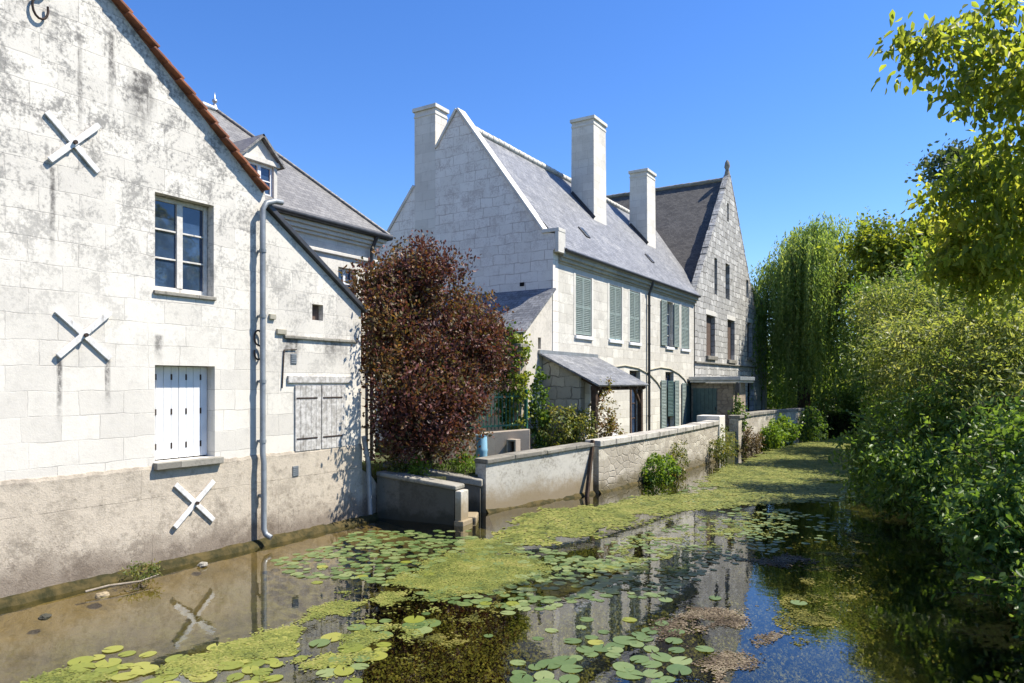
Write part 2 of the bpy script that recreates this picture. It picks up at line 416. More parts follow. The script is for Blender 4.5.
def M_ground():
    n = NT('earth_and_grass'); o = n.obj()
    a = n.noise(o, .6, 6, .65); b = n.noise(o, 9., 6, .7)
    c = n.mix(n.rng(a, .4, .6), (.045,.07,.02), (.07,.07,.035))
    c = n.mix(n.rng(b, .45, .7, 0, .6), c, (.035,.045,.018))
    n.bump(b, .6, .05)
    return n.fin(c, .95, .1)
m_ground = M_ground()
mb = MB()
GZ = .86
def strip(edge, xfar, side):
    for i in range(len(edge)-1):
        (x0,y0),(x1,y1) = edge[i], edge[i+1]
        if side < 0:
            mb.poly([(xfar,y0,GZ),(x0,y0,GZ),(x1,y1,GZ),(xfar,y1,GZ)])
            mb.poly([(x0,y0,GZ),(x0,y0,-1.6),(x1,y1,-1.6),(x1,y1,GZ)])
        else:
            prof = [(0,-1.6),(.35,-.2),(.8,.25),(1.8,.62),(3.2,GZ)]
            for (d0,z0),(d1,z1) in zip(prof, prof[1:]):
                mb.poly([(x0+d0,y0,z0),(x0+d1,y0,z1),(x1+d1,y1,z1),(x1+d0,y1,z0)])
            mb.poly([(x0+3.2,y0,GZ),(xfar,y0,GZ),(xfar,y1,GZ),(x1+3.2,y1,GZ)])
strip(LEFT_EDGE, -600, -1)
strip(RIGHT_EDGE, 600, 1)
mb.poly([(-600,52,GZ),(600,52,GZ),(600,900,GZ),(-600,900,GZ)])
mb.poly([(-7.6,52,GZ),(-7.6,52,-1.6),(0,52,-1.6),(0,52,GZ)])
mb.build('ground', m_ground, kind='structure')

def M_bed():
    n = NT('river_bed_mud'); o = n.obj(); x = n.sep(o)
    big = n.noise(o, .45, 5, .6, .6); med = n.noise(o, 2.6, 6, .7, .8); fin = n.noise(o, 13., 6, .7)
    sand = n.mix(n.rng(med, .4, .65), (.25,.17,.08), (.16,.11,.05))
    sand = n.mix(n.rng(fin, .55, .72, 0, .6), sand, (.085,.06,.032))
    weed = n.mix(n.rng(n.math('ADD', n.math('MULTIPLY', med, .6), n.math('MULTIPLY', fin, .4)), .42, .62), (.026,.024,.012), (.12,.105,.035))
    weed = n.mix(n.rng(fin, .60, .72, 0, .7), weed, (.19,.16,.06))
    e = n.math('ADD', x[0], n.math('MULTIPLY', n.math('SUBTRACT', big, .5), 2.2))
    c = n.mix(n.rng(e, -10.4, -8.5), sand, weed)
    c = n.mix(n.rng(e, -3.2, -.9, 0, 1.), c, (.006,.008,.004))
    n.bump(n.math('ADD', med, n.math('MULTIPLY', fin, .4)), .8, .08)
    return n.fin(c, .9, .1)
mb = MB()
nx, ny = 60, 120
xs = np.linspace(-14, 9, nx); ys_ = np.linspace(-30, 54, ny)
def bedz(x, y):
    t = min(1, max(0, (x + 11.2) / 4.2))
    z = .02 - .75 * t ** 1.1 - .4 * min(1, max(0, (x + 4) / 4))
    return z + .05 * mnoise.noise(Vector((x * .9, y * .9, 3))) + .03 * mnoise.noise(Vector((x * 3, y * 3, 1)))
vs = [(x, y, bedz(x, y)) for y in ys_ for x in xs]
fs = [(j*nx+i, j*nx+i+1, (j+1)*nx+i+1, (j+1)*nx+i) for j in range(ny-1) for i in range(nx-1)]
mb.mesh(vs, fs, True)
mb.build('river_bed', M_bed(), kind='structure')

def M_water():
    n = NT('river_water'); o = n.obj()
    w = n.noise(n.map(o, (1.0, 1.0, 1.0)), 1.3, 4, .55, .3); w2 = n.noise(o, 7., 3, .5)
    bm = n.n('ShaderNodeBump', Strength=.05, Distance=.06, Height=n.math('ADD', w, n.math('MULTIPLY', w2, .25)))
    fr = n.n('ShaderNodeFresnel', IOR=1.42); n.set(fr.inputs['Normal'], bm.outputs[0])
    tr = n.n('ShaderNodeBsdfTransparent', Color=(.74,.76,.58,1))
    gl = n.n('ShaderNodeBsdfGlossy', Color=(1,1,1,1), Roughness=.015); n.set(gl.inputs['Normal'], bm.outputs[0])
    f = n.math('MINIMUM', n.math('MULTIPLY', fr.outputs[0], 1.45), 1.0)
    mx = n.n('ShaderNodeMixShader', i0=f, i1=tr.outputs[0], i2=gl.outputs[0])
    n.t.links.new(mx.outputs[0], n.out.inputs[0])
    return n.m
mb = MB(); mb.poly([(-14,-30,0),(9,-30,0),(9,53,0),(-14,53,0)])
mb.build('river_water', M_water(), kind='structure')

# ------------------------------------------------------------------ builders for windows, shutters, pipes
def casement(parent, x, y0, y1, z0, z1, mat, cols=2, rows=3, fw=.06, bar=.028, glass=m_glass, name='window'):
    """frame + sash bars (one mesh) with its panes as a sub-part, in the plane x facing +x"""
    f = MB(); d = .05
    f.box(x-d, x, y0, y0+fw, z0, z1).box(x-d, x, y1-fw, y1, z0, z1).box(x-d, x, y0+fw, y1-fw, z0, z0+fw).box(x-d, x, y0+fw, y1-fw, z1-fw, z1)
    cw = (y1 - y0 - 2*fw) / cols
    for i in range(1, cols):
        c = y0 + fw + cw * i
        f.box(x-d, x+.012, c-fw*.75, c+fw*.75, z0+fw, z1-fw)
    for i in range(cols):
        a = y0 + fw + cw * i + (fw*.75 if i else 0); b = y0 + fw + cw * (i+1) - (fw*.75 if i < cols-1 else 0)
        for r in range(1, rows):
            zz = z0 + fw + (z1 - z0 - 2*fw) * r / rows
            f.box(x-d+.01, x-.006, a, b, zz-bar/2, zz+bar/2)
    w = f.build(name, mat, parent, bevel=.004)
    g = MB(); g.poly([(x-.03,y0+fw*.5,z0+fw*.5),(x-.03,y1-fw*.5,z0+fw*.5),(x-.03,y1-fw*.5,z1-fw*.5),(x-.03,y0+fw*.5,z1-fw*.5)])
    g.build('pane', glass, w)
    return w

def shutter(parent, x, y0, y1, z0, z1, mat, louvre=True, name='shutter'):
    f = MB(); t = .035; fw = .055
    if louvre:
        f.box(x, x+t, y0, y0+fw, z0, z1).box(x, x+t, y1-fw, y1, z0, z1)
        zm = z0 + (z1-z0)*.47
        for a, b in ((z0, z0+.08), (zm-.04, zm+.04), (z1-.07, z1)): f.box(x+.001, x+t-.001, y0+fw, y1-fw, a, b)
        for a, b in ((z0+.08, zm-.04), (zm+.04, z1-.07)):
            k = max(3, int((b-a)/.062)); st = (b-a)/k
            for i in range(k):
                c = a + (i+.5)*st
                f.obox((x+t*.5, (y0+y1)/2, c), (.016,0,-.019), (0,(y1-y0)/2-fw,0), (.004,0,.004))
        f.poly([(x+.004,y0+fw,z0),(x+.004,y1-fw,z0),(x+.004,y1-fw,z1),(x+.004,y0+fw,z1)])
    else:
        k = max(2, int((y1-y0)/.13)); st = (y1-y0)/k
        for i in range(k): f.box(x, x+t, y0+i*st+.003, y0+(i+1)*st-.003, z0, z1)
        f.box(x-.01, x+.002, y0, y1, z0+.02, z1-.02)
    return f.build(name, mat, parent, bevel=.004)

def sill(parent, x, y0, y1, z0, z1, mat, out=.1, name='sill'):
    return MB().box(x-.12, x+out, y0, y1, z0, z1).build(name, mat, parent, bevel=.012)

def pane_rect(parent, name, mat, x, y0, y1, z0, z1):
    return MB().poly([(x,y0,z0),(x,y1,z0),(x,y1,z1),(x,y0,z1)]).build(name, mat, parent)

def roof_slab(pts, th):
    """quad prism by thickness th below the given top face"""
    p = [Vector(q) for q in pts]; n = (p[1]-p[0]).cross(p[2]-p[0]).normalized()
    if n.z < 0: n = -n
    return MB().prism(p, -n * th)

def ridge_row(mb, a, b, r=.12, step=.38):
    a, b = Vector(a), Vector(b); d = b - a; k = max(1, int(d.length/step)); d /= k
    rnd = random.Random(4)
    for i in range(k):
        o = Vector((0,0,rnd.uniform(-.008,.008)))
        mb.tube([a+d*i+o, a+d*(i+1)*1.0-d*.02+o], [r*1.06, r*.93], 9)

# ------------------------------------------------------------------ the near stone house on the river
LX = -10.8
H1 = thing('stone_house', 'whitewashed stone gable house with white cross ties and orange tiled verge by the river', 'house', (LX, 3, 0))
w = MB()
ops = [(6.44,7.50,4.50,6.08,.22),(6.44,7.52,1.72,3.29,.27)]
facade(w, LX, [(-2.9,1.5),(8.57,1.5),(8.57,6.57),(2.8,11.37),(-2.9,6.57)], ops)
w.poly([(LX,8.57,1.7),(-20,8.57,1.7),(-20,8.57,6.57),(LX,8.57,6.57)])
w.poly([(LX,-2.9,0),(-20,-2.9,0),(-20,-2.9,6.57),(LX,-2.9,6.57)])
w.build('wall', m_left, H1)
w = MB()
lops = [(9.71,10.0,4.27,4.59,.15)]
facade(w, LX, [(8.57,1.5),(11.08,1.5),(11.08,4.58),(8.57,6.26)], lops)
w.poly([(LX,11.08,0),(-13.2,11.08,0),(-13.2,11.08,4.58),(LX,11.08,4.58)])
w.build('lean_to_wall', m_leanw, H1)
w = MB(); rnd = random.Random(2)
prev = None
for y in np.linspace(-2.9, 11.09, 240):
    zt = 1.68 + .035*mnoise.noise(Vector((y*1.7, 2, 0))) + .025*mnoise.noise(Vector((y*6.5, 4, 0)))
    cur = [(LX+.03,y,-.6),(LX+.03,y,.6),(LX+.026,y,zt-.06),(LX+.012,y,zt-.012),(LX-.02,y,zt+.01)]
    if prev:
        for k in range(4): w.poly([prev[k+1], prev[k], cur[k], cur[k+1]])
    prev = cur
w.poly([(LX+.03,11.09,-.6),(-13.2,11.09,-.6),(-13.2,11.09,1.68),(LX+.012,11.09,1.68)])
w.build('plinth', m_plinth, H1)
MB().prism([(LX+.028,11.10,-.6),(LX+.028,11.64,-.6),(LX+.02,11.62,.70),(LX+.015,11.40,.95),(LX+.015,11.10,1.12)], (-.62,0,0)).build('buttress', m_plinth, H1, bevel=.02)
w = MB(); prev = None; yy = np.arange(-2.9, 11.6, .09)
for y in yy:
    o = .17 + .07*mnoise.noise(Vector((y*.9, 0, 0))) + .045*mnoise.noise(Vector((y*4.1, 5, 0))); h = .05 + .05*mnoise.noise(Vector((y*1.3, 9, 2))) + .03*mnoise.noise(Vector((y*6, 3, 2)))
    cur = [(LX-.02,y,h+.08), (LX+.05,y,h+.06), (LX+.6*o,y,h+.02), (LX+o,y,h-.07), (LX+o+.08,y,-.2), (LX+o+.35,y,-.6)]
    if prev:
        for k in range(5): w.poly([prev[k], prev[k+1], cur[k+1], cur[k]], True)
    prev = cur
w.build('footing_ledge', m_foot, H1)
# upper window
wi = casement(H1, LX-.17, 6.45, 7.49, 4.52, 6.07, m_whiteold, 2, 3, .07)
sill(H1, LX, 6.41, 7.53, 4.43, 4.495, m_cop, .045)
# white shutters below
for a, b in ((6.445,6.98),(6.985,7.515)):
    s_ = shutter(H1, LX-.245, a, b, 1.74, 3.28, m_white, False)
    for zz in (1.95, 2.52, 3.1):
        for yy in (a+.13, b-.13): MB().box(LX-.212, LX-.203, yy-.014, yy+.014, zz-.05, zz+.05).build('hinge_stud', m_iron, s_)
sill(H1, LX+.03, 6.40, 7.62, 1.60, 1.715, m_cop, .09)
# small square opening and blocked details of the low part
pane_rect(H1, 'small_window', m_brown, LX-.13, 9.71, 10.0, 4.27, 4.59)
MB().box(LX-.02, LX+.045, 9.08, 10.75, 3.0, 3.14).build('timber_lintel', m_greywood, H1, bevel=.01)
for a, b in ((9.26,9.92),(9.94,10.6)):
    s_ = shutter(H1, LX-.004, a, b, 1.66, 2.95, m_greywood, False, name='old_shutter')
    for zz in (1.9, 2.7): MB().box(LX+.031, LX+.038, a+.03, b-.1, zz-.015, zz+.015).build('hinge_strap', m_iron, s_)
MB().box(LX-.02, LX+.05, 9.0, 10.95, 3.86, 3.92).build('stone_string', m_cop, H1, bevel=.012)
for y, z in ((9.24,3.47),(9.26,1.28)):
    v = MB()
    zo = .03 if z < 1.7 else 0
    v.box(LX, LX+.012+zo, y-.07, y+.07, z-.10, z+.10)
    for k in range(5): v.box(LX+.012+zo, LX+.02+zo, y-.06, y+.06, z-.085+k*.037, z-.07+k*.037)
    v.build('air_vent', m_pipe, H1)
cb = MB(); cb.tube([(LX+.02,8.95,2.9),(LX+.02,9.0,3.64),(LX+.02,9.3,3.66)], .012, 6); cb.build('cable', m_iron, H1)
for y, z, ww in ((8.72,4.25,.14),(8.93,3.98,.22)):
    MB().box(LX-.02, LX+.05, y-ww/2, y+ww/2, z-.05, z+.05).build('stone_stub', m_cornice, H1, bevel=.01)
# white cross ties
def cross(c0, c1, c2, c3):
    r = MB(); x = LX + .022 + (.03 if c0[1] < 1.7 else 0)
    r.obox((x, (c0[0]+c1[0])/2, (c0[1]+c1[1])/2), (0,(c1[0]-c0[0])/2,(c1[1]-c0[1])/2), Vector((0,-(c1[1]-c0[1]),c1[0]-c0[0])).normalized()*.042, (.018,0,0))
    r.obox((x+.022, (c2[0]+c3[0])/2, (c2[1]+c3[1])/2), (0,(c3[0]-c2[0])/2,(c3[1]-c2[1])/2), Vector((0,-(c3[1]-c2[1]),c3[0]-c2[0])).normalized()*.042, (.018,0,0))
    o = r.build('cross_tie', m_cross, H1, bevel=.008)
    cy = (c0[0]+c1[0])/2; cz = (c0[1]+c1[1])/2
    MB().tube([(x+.05,cy,cz),(x+.085,cy,cz)], .03, 8).build('bolt', m_iron, o)
cross((4.84,6.83),(5.55,6.16),(4.87,6.15),(5.55,6.86))
cross((4.97,4.04),(5.72,3.37),(4.98,3.38),(5.71,4.07))
cross((6.76,1.33),(7.46,.63),(6.73,.63),(7.45,1.31))
# iron S anchors
def s_iron(y, z, h, flip=1):
    r = h*.27; p = []
    for i in range(12):
        t = R(-60 + 25*i); p.append((LX+.05, y+flip*r*.8*math.cos(t), z+r+r*math.sin(t)))
    top = [(LX+.05, y+flip*r*.62*math.cos(R(a_)), z+r+r*math.sin(R(a_))) for a_ in range(-20, 271, 24)]
    bot = [(LX+.05, y-flip*r*.62*math.cos(R(a_)), z-r-r*math.sin(R(a_))) for a_ in range(270, -21, -24)]
    MB().tube(top + bot, .017, 8).build('iron_anchor', m_iron, H1)
s_iron(8.38, 3.70, .50)
s_iron(4.75, 8.42, .6, -1)
# down pipe with its swan neck and the short one at the corner
px = LX + .14
pp = MB(); pp.tube([(px-.02,8.86,6.42),(px,8.68,6.40),(px,8.49,6.33),(px,8.41,6.2),(px,8.41,1.7),(px+.03,8.41,1.55),(px+.03,8.41,.32),(px+.06,8.43,.22),(px+.16,8.47,.16)], .052, 12)
for z in (5.4,4.2,3.0,1.9,.9): pp.tube([(px+.0,8.41,z),(px+.0,8.41,z+.06)], .064, 12).box(LX, px, 8.39, 8.43, z+.01, z+.05)
dp = pp.build('downpipe', m_pipe, H1)
pp = MB(); pp.tube([(px,11.02,1.85),(px,11.1,1.5),(px+.02,11.14,1.3),(px+.05,11.17,.15)], .055, 12)
pp.tube([(px,11.1,1.46),(px+.005,11.11,1.52)], .07, 12)
pp.build('downpipe', m_pipe, H1)
# roof
r1 = roof_slab([(LX+.02,2.8,11.40),(LX+.02,8.56,6.60),(-20,8.56,6.60),(-20,2.8,11.40)], .08)
r2 = roof_slab([(LX+.02,2.8,11.42),(LX+.02,-3.1,6.44),(-20,-3.1,6.44),(-20,2.8,11.42)], .12)
r1.v += [v for v in r2.v]; b0 = len(r1.v)-len(r2.v); r1.f += [tuple(i+b0 for i in f) for f in r2.f]; r1.sm += r2.sm
roof = r1.build('roof', m_tile, H1)
vt = MB(); dv = Vector((0,5.74,-4.78)); L = dv.length; dn = dv.normalized(); up = Vector((0,-dn.z,dn.y)); rnd = random.Random(8)
k = int(L/.27)
for i in range(k):
    c = Vector((LX+.06, 2.8, 11.39)) + dn*((i+.5)*L/k) + up*(.005+rnd.uniform(-.012,.012))
    a = dn*.17 + up*(.022)
    vt.obox(c-up*.03, a*.95, (.085+rnd.uniform(-.012,.012),0,0), up*.026)
vt.build('verge_tile', m_tile, roof, bevel=.012)
lr = roof_slab([(LX+.09,8.62,6.36),(LX+.09,11.22,4.60),(-13.3,11.22,4.60),(-13.3,8.62,6.36)], .09)
lr.build('lean_to_roof', m_zincd, H1, bevel=.01)

# ------------------------------------------------------------------ back house with the dormer
BX = -13.5
H2 = thing('dormer_house', 'cream stone house with hipped grey slate roof and gabled dormer rising behind the whitewashed gable', 'house', (BX, 10, GZ))
w = MB(); bops = [(13.02,13.66,4.9,6.05,.15)]
facade(w, BX, [(4,GZ),(14.4,GZ),(14.4,6.85),(4,6.85)], bops)
w.poly([(BX,14.4,GZ),(-20,14.4,GZ),(-20,14.4,6.85),(BX,14.4,6.85)])
w.build('wall', m_back, H2)
casement(H2, BX-.12, 13.03, 13.65, 4.9, 6.05, m_white, 2, 3, .05)
MB().box(BX-.1, BX+.07, 9, 14.47, 6.33, 6.42).build('string_course', m_trim, H2, bevel=.015)
cr = MB()
for i, (o, a, b) in enumerate(((.08,6.72,6.80),(.15,6.80,6.90),(.23,6.90,7.0))): cr.box(BX-.1, BX+o, 5, 14.4+o, a, b).box(-20, BX-.1, 14.3, 14.4+o, a, b)
cr.build('cornice', m_trim, H2, bevel=.015)
g = MB(); g.tube([(BX+.31,5,7.07),(BX+.31,14.72,7.07)], .085, 10); g.tube([(BX+.31,14.71,7.07),(-20,14.71,7.07)], .085, 10)
g.build('gutter', m_zincd, H2)
pp = MB(); pp.tube([(BX+.31,14.15,7.0),(BX+.12,14.15,6.66),(BX+.11,14.15,6.3),(BX+.11,14.15,GZ)], .05, 10); pp.build('downpipe', m_zincd, H2)
e = Vector((-13.22,14.68,7.1)); rp = Vector((-16.45,11.45,10.24)); far = Vector((-20.0,14.68,7.1)); r0 = Vector((-16.45,4,10.24))
rf = MB(); rf.poly([(-13.22,4,7.1), e, rp, r0]); rf.poly([e, far, rp]); rf.poly([far, (-20,4,7.1), r0, rp])
roof = rf.build('roof', m_slateb, H2)
rr = MB(); ridge_row(rr, r0, rp, .1); rr.build('ridge_tile', m_zinc, roof)
hp = MB(); hp.tube([e+Vector((0,0,.03)), rp+Vector((0,0,.03))], .05, 8); hp.build('hip_flashing', m_slateb, roof)
fn = MB(); fn.tube([rp, rp+Vector((0,0,.10)), rp+Vector((0,0,.18)), rp+Vector((0,0,.21)), rp+Vector((0,0,.26)), rp+Vector((0,0,.29)), rp+Vector((0,0,.46))], [.10,.06,.03,.065,.065,.022,.008], 12); fn.build('finial', m_zinc, roof)
# dormer
dx = BX + .02; d0, d1, dz = 10.10, 11.05, 8.10
dm = MB(); dm.box(dx-2.2, dx-.16, d0+.02, d1-.02, 7.0, dz)
dorm = dm.build('dormer', m_slateb, H2)
f = MB(); f.box(dx-.16, dx, d0, d0+.1, 7.06, dz).box(dx-.16, dx, d1-.1, d1, 7.06, dz).box(dx-.18, dx+.05, d0-.05, d1+.05, dz, dz+.11)
f.prism([(dx-.1,d0-.02,dz+.11),(dx-.1,d1+.02,dz+.11),(dx-.1,(d0+d1)/2,dz+.56)], (.1,0,0)); f.build('front', m_trim, dorm, bevel=.008)
casement(dorm, dx-.06, d0+.1, d1-.1, 7.06, dz, m_white, 2, 3, .06, name='window')
mid = (d0+d1)/2
dr = roof_slab([(dx+.12,mid,dz+.66),(dx+.12,d0-.16,dz+.03),(dx-2.6,d0-.16,dz+.03),(dx-2.6,mid,dz+.66)], .05)
d2 = roof_slab([(dx+.12,mid,dz+.66),(dx+.12,d1+.16,dz+.03),(dx-2.6,d1+.16,dz+.03),(dx-2.6,mid,dz+.66)], .05)
b0 = len(dr.v); dr.v += d2.v; dr.f += [tuple(i+b0 for i in q) for q in d2.f]; dr.sm += d2.sm
dr.build('dormer_roof', m_slateb, dorm)

# ------------------------------------------------------------------ the manor house in the middle
MX = -10.6; G0 = 19.42; G1 = 33.98
H3 = thing('manor_house', 'long pale limestone house with blue slate roof, three tall chimneys and grey green shutters', 'house', (MX, 26, GZ))
w = MB()
WINS = [(21.0,22.25),(23.77,24.93),(25.7,26.82)]
W5 = (32.0,33.2); W4 = (29.92,30.86)
mops = [(a,b,4.62,6.67,.06) for a, b in WINS + [W5]] + [(W4[0],W4[1],4.62,6.67,.22),(25.72,26.85,GZ,3.5,.2),(29.85,30.95,GZ,3.5,.2),(32.62,33.62,GZ,3.05,.2)]
facade(w, MX, [(G0,GZ-.4),(G1,GZ-.4),(G1,7.0),(G0,7.0)], mops)
w.build('wall', m_mid, H3)
gp = [(-18.4,.4),(MX+.004,.4),(MX+.004,7.22),(-10.42,7.34),(-10.42,7.72),(-11.0,7.86),(-14.38,12.42),(-18.36,7.52)]
gw = MB(); gw.prism([(x, G0-.004, z) for x, z in gp], (0,.36,0)); gw.build('gable_wall', m_midg, H3)
MB().box(-18.3, -18.0, G0+.3, G1, .4, 7.3).build('rear_wall', m_midg, H3)
cp = MB()
def cop(a, b, wd=.46, th=.09):
    a, b = Vector(a), Vector(b); cp.beam(a, b, wd, th, (0,0,1))
cop((-14.36,G0+.17,12.50),(-10.98,G0+.17,7.93)); cop((-15.3,G0+.17,11.32),(-14.40,G0+.17,12.50)); cop((-18.45,G0+.17,7.52),(-16.3,G0+.17,10.13))
cp.box(-11.0, -10.36, G0-.06, G0+.42, 7.80, 7.92); cp.box(-10.5, -10.37, G0-.06, G0+.42, 7.15, 7.80)
cp.build('gable_coping', m_trim, H3, bevel=.012)
hb = MB(); hb.box(-11.82, -11.66, G0-.03, G0-.006, 6.16, 6.28); hb.build('air_brick', m_dark, H3)
# roof
ez, ex, rz, rx = 7.34, -10.36, 12.06, -14.38
kz = (rz-ez)/(ex-rx)
rf = MB(); rf.poly([(ex,G0+.34,ez),(ex,G1+.1,ez),(rx,G1+6.5,rz),(rx,G0+.34,rz)]); rf.poly([(ex,G1+.1,ez),(ex-3,G1+.1,ez),(rx,G1+6.5,rz)])
rf.poly([(rx,G0+.34,rz),(rx,G1+6.5,rz),(-18.4,G1+6.5,ez),(-18.4,G0+.34,ez)])
rf.poly([(ex,G0+.34,ez-.06),(ex,G1+.1,ez-.06),(ex,G1+.1,ez),(ex,G0+.34,ez)])
roof = rf.build('roof', m_slate, H3)
rr = MB(); ridge_row(rr, (rx,G0+.3,rz+.04), (rx,G1+4,rz+.04), .13, .36); rr.build('ridge_tile', m_trim, roof)
for yy, t in ((23.3,.2),(30.2,.22)):
    x = ex - 4.0*t - .25; z = ez + kz*(ex-x)
    dl = Vector((-1,0,kz)).normalized(); nn = Vector((kz,0,1)).normalized()
    s_ = MB(); s_.obox(Vector((x,yy,z))+nn*.02, dl*.27, (0,.16,0), nn*.03)
    s_.build('skylight', m_zincd, roof, bevel=.01)
    o_ = MB(); o_.obox(Vector((x,yy,z))+nn*.053, dl*.22, (0,.12,0), nn*.004); o_.build('skylight_pane', m_glass, roof)
cr = MB()
for o, a, b in ((.05,6.86,6.94),(.12,6.94,7.06),(.20,7.06,7.18),(.235,7.18,7.25)): cr.box(MX-.1, MX+o, G0+.36, G1+.05, a, b)
cr.build('cornice', m_cornice, H3, bevel=.02)
g = MB(); g.tube([(MX+.27,G0+.38,7.27),(MX+.27,G1+.1,7.27)], .06, 8); g.build('gutter', m_zincd, H3)
pp = MB(); pp.tube([(MX+.27,27.62,7.22),(MX+.2,27.62,6.98),(MX+.09,27.62,6.72),(MX+.09,27.62,GZ)], .055, 10)
for z in (6.2,4.6,3.0,1.6): pp.tube([(MX+.09,27.62,z),(MX+.09,27.62,z+.05)], .07, 10)
pp.build('downpipe', m_zincd, H3)
def chimney(x0, x1, y0, y1, zb, zt, cap=True, flare=.0):
    c = MB(); f_ = flare
    vs = [(x0-f_,y0-f_,zb),(x1+f_,y0-f_,zb),(x1+f_,y1+f_,zb),(x0-f_,y1+f_,zb),(x0,y0,zt),(x1,y0,zt),(x1,y1,zt),(x0,y1,zt)]
    c.mesh(vs, [(0,3,2,1),(4,5,6,7),(0,1,5,4),(1,2,6,5),(2,3,7,6),(3,0,4,7)])
    o = c.build('chimney', m_chim, roof if cap != 'gable' else H3, bevel=.012)
    k = MB(); k.box(x0-.06, x1+.06, y0-.06, y1+.06, zt, zt+.14).box(x0-.02, x1+.02, y0-.02, y1+.02, zt-.22, zt-.14); k.build('chimney_cap', m_trim, o, bevel=.015)
    if cap == 'gable': return o
    fl = MB(); fl.beam((x1+.03,y0-.05,ez+kz*(ex-x1)+.02),(x0,y0-.05,ez+kz*(ex-x0)+.02), .03, .22); fl.build('flashing', m_zincd, o)
    return o
chimney(-16.28, -15.33, G0-.012, 20.10, 6., 12.75, 'gable')
chimney(-13.52, -12.49, 26.42, 27.64, 8.8, 14.05, True, .03)
chimney(-13.35, -12.45, 32.42, 33.55, 8.8, 13.40, True, .03)
# shutters and windows
for a, b in WINS + [W5]:
    m_ = (a+b)/2
    shutter(H3, MX-.05, a+.02, m_-.004, 4.66, 6.65, m_green); shutter(H3, MX-.05, m_+.004, b-.02, 4.66, 6.65, m_green)
    sill(H3, MX, a-.06, b+.06, 4.50, 4.62, m_white, .07)
    for q0, q1 in ((a-.13,a-.002),(b+.002,b+.13)): MB().box(MX-.01, MX+.012, q0, q1, 4.62, 6.70).build('window_surround', m_trim, H3)
casement(H3, MX-.16, W4[0], W4[1], 4.62, 6.67, m_whiteold, 2, 4, .05)
sill(H3, MX, W4[0]-.06, W4[1]+.06, 4.50, 4.62, m_white, .07)
shutter(H3, MX+.03, 29.22, 29.9, 4.66, 6.65, m_green); shutter(H3, MX+.03, 30.9, 31.56, 4.66, 6.65, m_green)
# ground floor
am = MB()
am.tube([(MX+.01,21.2,2.75),(MX+.01,22.2,3.25),(MX+.01,23.6,3.56),(MX+.01,25.2,3.68),(MX+.01,26.6,3.6),(MX+.01,27.9,3.36),(MX+.01,28.8,3.02),(MX+.01,29.4,2.66)], .035, 6)
am.build('arch_moulding', m_cornice, H3)
am = MB(); am.tube([(MX+.01,27.9,3.56),(MX+.01,29.2,3.68),(MX+.01,30.4,3.64),(MX+.01,31.6,3.44),(MX+.01,32.4,3.2),(MX+.01,32.95,2.9)], .035, 6)
am.build('arch_moulding', m_cornice, H3)
for a, b, zt in ((25.72,26.85,3.5),(29.85,30.95,3.5),(32.62,33.62,3.05)):
    d_ = casement(H3, MX-.17, a, b, GZ+.02, zt-.02, m_brown, 2, 4, .09, name='door')
shutter(H3, MX+.03, 29.2, 29.82, .98, 3.12, m_green); shutter(H3, MX-.03, 30.2, 30.93, 1.5, 3.1, m_teal); shutter(H3, MX+.03, 30.98, 31.55, .98, 3.12, m_green)
shutter(H3, MX+.03, 32.02, 32.58, .98, 3.0, m_green); shutter(H3, MX-.03, 32.66, 33.58, .98, 3.0, m_teal, False)
# lean-to at the near corner
w = MB()
facade(w, MX-.02, [(17.62,GZ-.3),(G0,GZ-.3),(G0,5.92),(17.62,4.48)], [(18.5,18.68,4.05,4.4,.12)])
w.poly([(MX-.02,17.62,GZ-.3),(-14.6,17.62,GZ-.3),(-14.6,17.62,4.48),(MX-.02,17.62,4.48)]); w.build('lean_to_wall', m_render, H3)
pane_rect(H3, 'small_window', m_brown, MX-.12, 18.5, 18.68, 4.05, 4.4)
lr = roof_slab([(MX+.1,G0-.01,6.02),(MX+.1,17.45,4.50),(-14.8,17.45,4.50),(-14.8,G0-.01,6.02)], .07); lr.build('lean_to_roof', m_slate, H3)
# porch
pr = roof_slab([(MX+.01,18.52,3.93),(MX+.01,22.72,3.93),(-8.62,22.62,2.95),(-8.62,18.6,2.95)], .06)
pr.build('porch_roof', m_slate, H3, bevel=.008)
fl = MB(); fl.beam((MX+.02,18.5,3.96),(MX+.02,22.7,3.96), .06, .12); fl.build('flashing', m_zinc, H3)
pw = MB(); pw.prism([(MX+.01,18.72,GZ-.2),(-9.28,18.72,GZ-.2),(-9.28,18.72,3.18),(MX+.01,18.72,3.83)], (0,.3,0)); pw.build('porch_wall', m_porchw, H3, bevel=.01)
for x, y, ww in ((-8.86,18.80,.16),(-8.84,22.38,.15)):
    po = MB(); po.box(x-ww/2, x+ww/2, y-ww/2, y+ww/2, GZ-.1, 2.92); po.beam((x,y+.02*(1 if y<20 else -1),2.3),(x,y+.6*(1 if y<20 else -1),2.88), .09, .09); po.build('porch_post', m_wood, H3, bevel=.008)
MB().box(-8.92, -8.76, 18.66, 22.55, 2.78, 2.9).build('porch_beam', m_wood, H3)
for k in range(6): MB().beam((MX+.03,18.8+.72*k,3.80),(-8.66,18.8+.72*k,2.84), .06, .09).build('porch_rafter', m_wood, H3)

